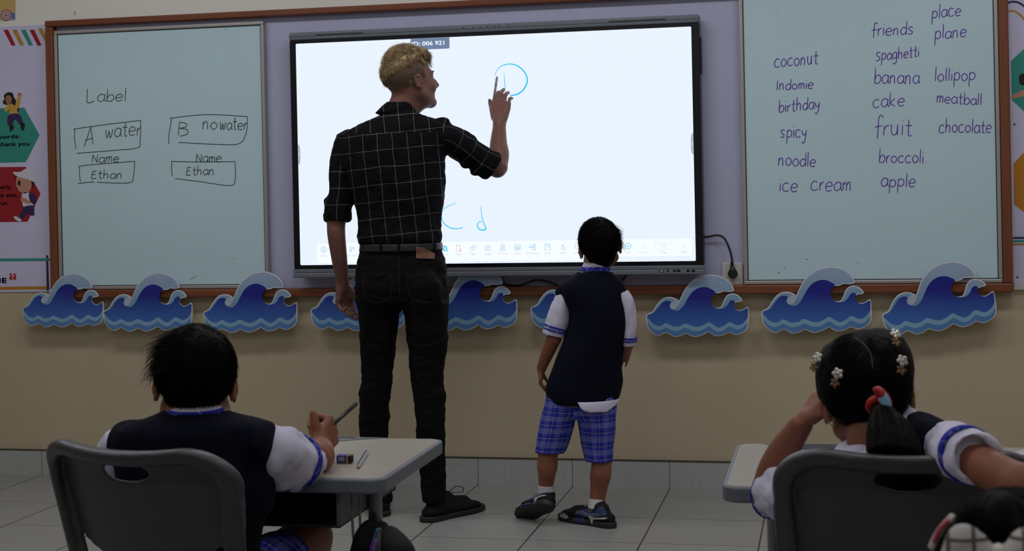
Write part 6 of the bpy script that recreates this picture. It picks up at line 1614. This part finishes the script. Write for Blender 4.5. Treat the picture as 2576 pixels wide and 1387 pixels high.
def girl():
    t = thing('person', (2.30, -3.55, 0), 'girl with black ponytail leaning her head on her left hand', 'person')
    Y = -3.55; s = .905; ax = axes(math.radians(-9), math.radians(-2), math.radians(-9)); hC = at(2180, 1002, -3.50)
    neck = at(2215, 1085, Y)
    V = Vox(np.array([1.95, -3.95, .0]), np.array([2.70, -2.98, .98]), .0035)
    head(V, hC, ax, s, True, neck, .040)
    V.cap(hC+(np.array([0, -.01, -.04])@np.array(ax))*s, at(2195, 1100, Y), .043, .043, .01)
    tr = Loft([row(2165, 2262, 1095, Y, .045), row(2150, 2335, 1128, Y, .062), row(2105, 2335, 1220, Y, .075), row(2110, 2330, 1400, Y, .080), row(2100, 2340, 1620, Y+.01, .09), row(2105, 2335, 1700, Y+.02, .09)], side=CR); V.loft(tr, .02)
    # legs under the desk
    for sg in (-1, 1):
        hp = np.array([tr.c[-1][0]+sg*.062, Y+.02, .445]); kn = np.array([tr.c[-1][0]+sg*.075, -3.20, .455])
        V.chain([hp, kn, kn+np.array([0, -.02, -.39])], [.062, .045, .028], .015)
        shoe(t, 'shoe', (kn[0], kn[1]+.12, 0), (kn[0], kn[1]-.065, 0), (0, 0, 1), .072, M_black, mat('shoe_sole', (.016, .016, .018), .55), .055)
    # left arm: elbow at the desk edge, hand at the cheek
    elL = at(1932, 1236, -3.37); wrL = at(2020, 1062, -3.415); shL = at(2085, 1222, Y)
    V.chain([shL, elL], [.032, .027], .015)
    fl = Loft([(elL, .028, .028), (at(1946, 1190, -3.38), .0300, .029), (at(1972, 1135, -3.395), .0275, .026), (wrL, .0205, .0175)], side=CR); V.loft(fl, .012)
    Fh = nrm(at(2078, 985, -3.40)-wrL); Nh = np.array([.75, .35, -.25]); Th = np.array([.25, -.70, -.35])
    hand(V, wrL, Fh, Nh, Th, .72, curl=((.35, .45, .3), (.35, .45, .3), (.4, .5, .3), (.5, .5, .3)), thumb=(.55, .75, .15), tcurl=.1, rw=.021)
    # right arm lies over the chair back
    shR, elR = at(2345, 1116, Y-.02), at(2565, 1222, -3.86)
    ua = Loft([(shR, .038, .038), (at(2455, 1165, -3.79), .031, .031), (elR, .030, .030)], side=np.cross(nrm(elR-shR), CF)); V.loft(ua, .015)
    wrR = at(2690, 1290, -3.80); V.chain([elR, (elR+wrR)/2+np.array([.01, 0, .01]), wrR], [.032, .030, .021], .008)
    hand(V, wrR, nrm(wrR-elR), np.array([0, .3, -.9]), np.array([-.3, .8, .3]), .70, curl=((.4, .4, .3),)*4)
    v, f = V.mesh(2); mk('body', v, f, M_skin_brown, t, smooth=True); eyes(t, hC, ax, s)
    # hair pulled back, centre parting and ponytail
    A = np.array(ax); hc = hC+(np.array([0, -.012, .032])@A)*s; rad = np.array([.0835, .105, .094])*s
    def ex(V):
        V.cap(at(2210, 1018, -3.612), at(2222, 1050, -3.655), .014, .018, .02)
        V.ell(at(2224, 908, -3.50), (.044, .06, .052), None, .03); V.ell(at(2092, 945, -3.50), (.018, .05, .045), None, .03)
    cap = hair_cap(hc, ax, rad, .0035, [((0, .062, 0), (0, 1, -.40), .006), ((0, -.045, -.110*s), (0, .25, -1), .012)], 6, .0012, ex)
    band_pt = np.array([.16, -.90, -.32])
    def flow(d):
        k = (d[:, 2:3] < .55); return np.where(k, band_pt-d, np.array([0, 0, 0])+np.stack([np.sign(d[:, 0]+.02)*.8, -.3+0*d[:, 0], -.6+0*d[:, 0]], 1))
    st = strands(hc, ax, rad*.995, 5200, lambda d: (d[:, 1] < .40+.45*d[:, 2]) & (d[:, 2] > -.92-.4*d[:, 1]) & ~((np.abs(d[:, 0]) > .75) & (d[:, 2] < -.42)), flow, lambda d: .055+0*d[:, 0], .0042, .0007, 6, 41, .09)
    fly = strands(hc, ax, rad*.99, 90, lambda d: (np.abs(d[:, 0]) > .35) & (d[:, 2] < .3) & (d[:, 2] > -.8) & (d[:, 1] < .3), lambda d: np.array([0, -.2, -1.0])+.6*np.sign(d[:, 0:1])*np.array([[1, 0, 0]]), lambda d: .06+0*d[:, 0], .018, .00025, 7, 43, .6)
    hv, hf, hm = join([(cap[0], cap[1]), st, fly]); h_o = mk('hair', hv, hf, M_dark, t, smooth=True, label='black hair combed back with a zigzag parting')
    # parting: narrow pale scalp line
    P = []
    for (u, v_) in ((2150, 850), (2163, 858), (2178, 872), (2190, 890), (2194, 910), (2196, 925), (2210, 930), (2232, 928)):
        # drop onto the hair surface seen from the room
        d = CF+CR*(u-PPX)/FPX-CU*(v_-PPY)/FPX; d = d/np.linalg.norm(d); o = (CAM-hc)@A.T/rad; dd = (d@A.T)/rad
        b_ = o@dd; c_ = o@o-1.008; a_ = dd@dd; disc = b_*b_-a_*c_
        if disc > 0: P.append(CAM+d*((-b_-math.sqrt(disc))/a_))
    if len(P) > 3: Geo().tube(spline(P, 4), [.0009]*len(spline(P, 4)), 6).build('parting', mat('scalp', (.085, .045, .028), .6), h_o)
    V = Vox(np.array([2.15, -3.86, .58]), np.array([2.50, -3.55, .90]), .0035)
    pt = Loft([(at(2210, 1022, -3.635), .012, .013), (at(2222, 1046, -3.664), .021, .020), (at(2236, 1080, -3.69), .034, .026), (at(2246, 1115, -3.715), .040, .026), (at(2250, 1146, -3.735), .042, .020)], side=CR); V.loft(pt)
    v, f = V.mesh(2); v = folds(v, f, .0010, 50, 3, (1.5, 1.5, .2))
    rs = np.random.RandomState(7); q = Geo(); vs, fs, o = [v], [f], len(v)
    n_ = len(pt.c)
    for k in range(420):
        an = rs.rand()*2*math.pi; rr_ = .8+.25*rs.rand(); ln = n_ if rs.rand() > .35 else int(n_*.8)
        pts = np.array([pt.c[i]+pt.s[i]*pt.a[i]*rr_*math.cos(an+.02*i)+pt.nv[i]*pt.b[i]*rr_*math.sin(an+.02*i) for i in range(0, ln)])
        g_ = Geo().tube(pts, np.linspace(.0007, .0003, len(pts)), 3, caps=False); vv = np.array(g_.v); ff = np.array(g_.f); vs.append(vv); fs.append(ff+o); o += len(vv)
    mk('ponytail', np.concatenate(vs), np.concatenate(fs), M_dark, t, smooth=True, label='long black ponytail falling over the chair back')
    # earring
    e = at(2094, 1066, -3.53); bm = Geo().tube([e+np.array([.004*math.cos(k), 0, .004*math.sin(k)]) for k in np.linspace(0, 2*math.pi, 13)[:-1]], .0009, 6, closed=True); bm.build('earring', mat('gold', (.55, .36, .12), .3, .5, metal=.9), t, smooth=True)
    # shirt
    SR = Loft([(at(2368, 1120, -3.59), .034, .038), (at(2388, 1127, -3.66), .0415, .043), (at(2412, 1136, -3.735), .0405, .043), (at(2437, 1146, -3.785), .0385, .041), (at(2459, 1154, -3.82), .0365, .039)], side=np.cross(nrm(at(2459, 1154, -3.82)-at(2352, 1112, Y)), CF))
    SL = Loft([(at(2075, 1228, Y), .040, .044), (at(2030, 1232, -3.49), .043, .046), (at(1985, 1238, -3.42), .042, .046), (at(1950, 1243, -3.38), .040, .044), (at(1934, 1245, -3.365), .037, .042)], side=np.cross(nrm(at(1934, 1245, -3.365)-at(2075, 1228, Y)), CF))
    V = Vox(np.array([1.95, -3.92, .50]), np.array([2.60, -3.26, .90]), .0035)
    V.loft(SR); V.loft(SL); sh = Loft([row(2188, 2290, 1096, Y, .050), row(2150, 2320, 1113, Y, .070), row(2110, 2332, 1130, Y, .082), row(2094, 2338, 1160, Y, .088), row(2092, 2338, 1240, Y, .090)], side=CR); V.loft(sh, .01)
    V.loft(Loft([row(2172, 2300, 1090, Y+.01, .055), row(2178, 2294, 1068, Y+.012, .050), row(2185, 2286, 1050, Y+.016, .046)], side=CR), .006)
    V.ell(at(2288, 1048, -3.53), (.020, .02, .014), None, .01)
    for (u, v_, y, r) in ((2376, 1090, -3.66, .011), (2402, 1170, -3.74, .011), (2360, 1158, -3.69, .011), (2420, 1096, -3.74, .010), (2394, 1120, -3.76, .011), (1950, 1200, -3.41, .014), (1960, 1290, -3.42, .012)): V.ell(at(u, v_, y), (r*1.2, r, r*1.1), None, .012)
    hollow(V, SR, .16); 
    v, f = V.mesh(2); v = folds(v, f, .0055, 18, 14); v = folds(v, f, .002, 45, 15); mk('shirt', v, f, M_shirtw, t, smooth=True, label='white short sleeved school shirt with loose sleeves')
    band(t, 'sleeve_trim', SR, .70, .79, .0045, M_trim); band(t, 'sleeve_trim', SL, .86, .92, .004, M_trim)
    # vest strap and back
    T = Loft([row(2298, 2358, 1050, Y-.035, .060), row(2285, 2380, 1062, Y-.040, .076), row(2267, 2384, 1085, Y-.040, .086), row(2238, 2372, 1112, Y-.025, .096), row(2180, 2352, 1140, Y-.008, .102), row(2110, 2362, 1180, Y, .103), row(2098, 2368, 1300, Y, .103), row(2098, 2360, 1500, Y+.008, .106), row(2100, 2338, 1600, Y+.012, .108)], side=CR)
    V = Vox(np.array([1.98, -3.72, .36]), np.array([2.55, -3.38, .92]), .0035); V.loft(T)
    v, f = V.mesh(2); v = folds(v, f, .003, 10, 13); mk('vest', v, f, M_vest, t, smooth=True, label='navy knitted sleeveless vest')
    V = Vox(np.array([1.98, -3.72, .28]), np.array([2.60, -3.10, .54]), .005)
    sk = Loft([((tr.c[-1][0], Y+.02, .44), .125, .085), ((tr.c[-1][0], -3.36, .45), .140, .078), ((tr.c[-1][0], -3.22, .45), .145, .070)], side=(1, 0, 0)); V.loft(sk)
    v, f, uv = uv_loft(V, [sk], 2, [(.004, 14, 2)]); mk('skirt', v, f, M_short, t, smooth=True, uv=uv, label='blue plaid skirt')
    # scrunchie and bow
    c = thing('hair_tie', at(2210, 1018, -3.64), 'red hair tie with a light blue oval at the root of the ponytail', 'hair tie')
    p0 = at(2206, 1020, -3.648); ring = [p0+CR*.0125*math.cos(k)*1.0+nrm(np.array([.35, -.5, -.6]))*0+np.cross(CR, nrm(at(2224, 1046, -3.662)-at(2206, 1010, -3.63)))*.0125*math.sin(k) for k in np.linspace(0, 2*math.pi, 25)[:-1]]
    Geo().tube(ring, .0062, 10, closed=True).build('red_band', mat('red_elastic', (.42, .015, .012), .45), c, smooth=True)
    u1, u2 = nrm(CR*.55-CU*.8), nrm(CR*.85+CU*.5); n = nrm(CAM-p0); q0 = at(2222, 1002, -3.668)
    V = Vox(q0-.04, q0+.04, .0014); V.ell(q0, (.021, .0105, .004), np.array([u1, u2, n])); V.cap(q0-u1*.0185-u2*.003, q0-u1*.008, .0042, .006, .004); v, f = V.mesh(1); mk('red_bow', v, f, mat('red_plastic', (.36, .012, .018), .35), c, smooth=True)
    V = Vox(q0-.04, q0+.04, .0014); V.ell(q0+n*.003+u1*.002, (.0165, .0085, .0028), np.array([u1, u2, n])); v, f = V.mesh(1); mk('blue_oval', v, f, mat('pale_blue_plastic', (.20, .45, .62), .3), c, smooth=True)
    # flower clips sitting on the hair
    for (u, v_, l) in ((2114, 942, 'silver and bronze flower clip low on the left back of the girl'), (2068, 905, 'silver and bronze flower clip at the left edge of the hair of the girl'), (2246, 850, 'silver and bronze flower clip at the upper right of the hair of the girl'), (2262, 912, 'silver and bronze flower clip at the right edge of the hair of the girl')):
        P, nn = surf(u, v_, hc, ax, rad+(.012 if u > 2200 else .004)); nv = nrm(nn+nrm(CAM-P)*.9); flower((l, 'hair clip', 'flower hair clips'), P+nv*.010, nv, .0105)
girl()

# ---------------------------------------------------------------- girl at the lower right corner, mostly out of frame
def corner_girl():
    Y = -4.62; s = .90; hC = at(2545, 1522, Y); ax = axes(math.radians(4), math.radians(2), math.radians(4))
    t = thing('person', (hC[0], Y, 0), 'dark haired child at the lower right corner with a checked bow', 'person')
    A = np.array(ax); hc = hC+(np.array([0, -.012, .032])@A)*s; rad = np.array([.083, .104, .094])*s
    V = Vox(hC-np.array([.24, .20, .47]), hC+np.array([.24, .22, .15]), .004)
    neck = hC+np.array([0, .0, -.13]); head(V, hC, ax, s, True, neck, .042)
    ch = hC-np.array([0, 0, .22]); tr = Loft([(hC-np.array([0, 0, .13]), .05, .045), (hC-np.array([0, 0, .165]), .12, .07), (hC-np.array([0, 0, .24]), .145, .085), (hC-np.array([0, 0, .42]), .125, .085)], side=(1, 0, 0)); V.loft(tr, .02)
    v, f = V.mesh(2); mk('body', v, f, M_skin_brown, t, smooth=True); eyes(t, hC, ax, s)
    bun = at(2518, 1335, Y-.115)
    def ex(V): V.ell(bun, np.array([.040, .030, .036]), None, .03); V.cap(bun, hc, .03, .05, .03)
    cap = hair_cap(hc, ax, rad, .004, [((0, .062, 0), (0, 1, -.40), .006), ((0, -.045, -.110*s), (0, .25, -1), .012)], 6, .0012)
    bp = nrm((bun-hc)@A.T/rad)
    st = strands(hc, ax, rad*.995, 4500, lambda d: (d[:, 1] < .40+.45*d[:, 2]) & (d[:, 2] > -.92-.4*d[:, 1]), lambda d: bp-d, lambda d: .05+0*d[:, 0], .002, .0006, 6, 51, .05)
    tail = strands(bun, ax, np.array([.034, .026, .030]), 1800, lambda d: d[:, 1] < .6, lambda d: np.array([.2, -.2, -1.0])+0*d, lambda d: .05+0*d[:, 0], .010, .0006, 5, 53, .3)
    Vb = Vox(bun-.07, bun+.07, .004); Vb.ell(bun, (.037, .029, .034)); vb, fb = Vb.mesh(1); vb = folds(vb, fb, .004, 45, 2)
    hv, hf, hm = join([(cap[0], cap[1]), st, tail, (vb, fb)]); mk('hair', hv, hf, M_dark, t, smooth=True, label='black hair drawn up into a small tail')
    V = Vox(hC-np.array([.22, .16, .50]), hC+np.array([.22, .18, -.08]), .005)
    T = Loft([(hC-np.array([0, 0, .145]), .07, .06), (hC-np.array([0, 0, .175]), .135, .082), (hC-np.array([0, 0, .25]), .155, .095), (hC-np.array([0, 0, .42]), .14, .10)], side=(1, 0, 0)); V.loft(T); v, f = V.mesh(2); mk('vest', v, f, M_vest, t, smooth=True)
    # checked bow
    m, g = newmat('checked_ribbon', .6, .3); tc = g.n('ShaderNodeTexCoord'); sp = g.n('ShaderNodeSeparateXYZ'); g.l(tc.outputs['Object'], sp.inputs[0])
    k = g.math('MAXIMUM', g.stripe(g.math('ADD', sp.outputs[0], 5), .021, .0035), g.stripe(g.math('ADD', sp.outputs[2], 5), .019, .003))
    g.l(g.mix(k, (.47, .46, .45), (.10, .075, .07)), g.b.inputs['Base Color'])
    kn = at(2512, 1404, Y-.165)
    b = thing('hair_bow', kn, 'pale ribbon bow with brown check and a pearl, at the lower right corner', 'bow')
    V = Vox(kn-.09, kn+.09, .0022)
    for sg in (-1, 1):
        L = Loft([(kn+CR*sg*.006, .010, .010), (kn+CR*sg*.018+CU*.004, .017, .012), (kn+CR*sg*.030+CU*.006, .021, .012), (kn+CR*sg*.038+CU*.007, .019, .009), (kn+CR*sg*.042+CU*.008, .012, .005)], side=CU, flat=False); V.loft(L, .002)
    v, f = V.mesh(2); v = folds(v, f, .003, 40, 3); mk('ribbon_loops', v, f, m, b, smooth=True)
    bm = bmesh.new(); bmesh.ops.create_uvsphere(bm, u_segments=20, v_segments=14, radius=.0062); c = kn+nrm(CAM-kn)*.012+CU*.006
    mk('pearl', np.array([q.co[:] for q in bm.verts])+c, [[q.index for q in f_.verts] for f_ in bm.faces], mat('pearl', (.70, .66, .62), .2, .6), b, smooth=True); bm.free()
    # barrette on the left side of the hair
    a0, a1 = surf(2338, 1374, hc, ax, rad*1.03)[0], surf(2399, 1304, hc, ax, rad*1.03)[0]
    c = thing('hair_clip', (a0+a1)/2, 'pink and white barrette on the hair at the lower right corner', 'hair clip')
    Geo().tube(spline([a0, a0*.5+a1*.5+CU*.0015-CR*.0015, a1], 6), .0052, 10).build('white_bar', mat('barrette_white', (.62, .55, .50), .35), c, smooth=True)
    e = nrm(CAM-a0)*.0045+(-CR+CU)*.0015; Geo().tube(spline([a0*.85+a1*.15+e, a0*.5+a1*.5+CU*.0015-CR*.0015+e, a0*.12+a1*.88+e], 6), .0028, 8).build('pink_stripe', mat('barrette_pink', (.55, .09, .13), .35), c, smooth=True)
corner_girl()
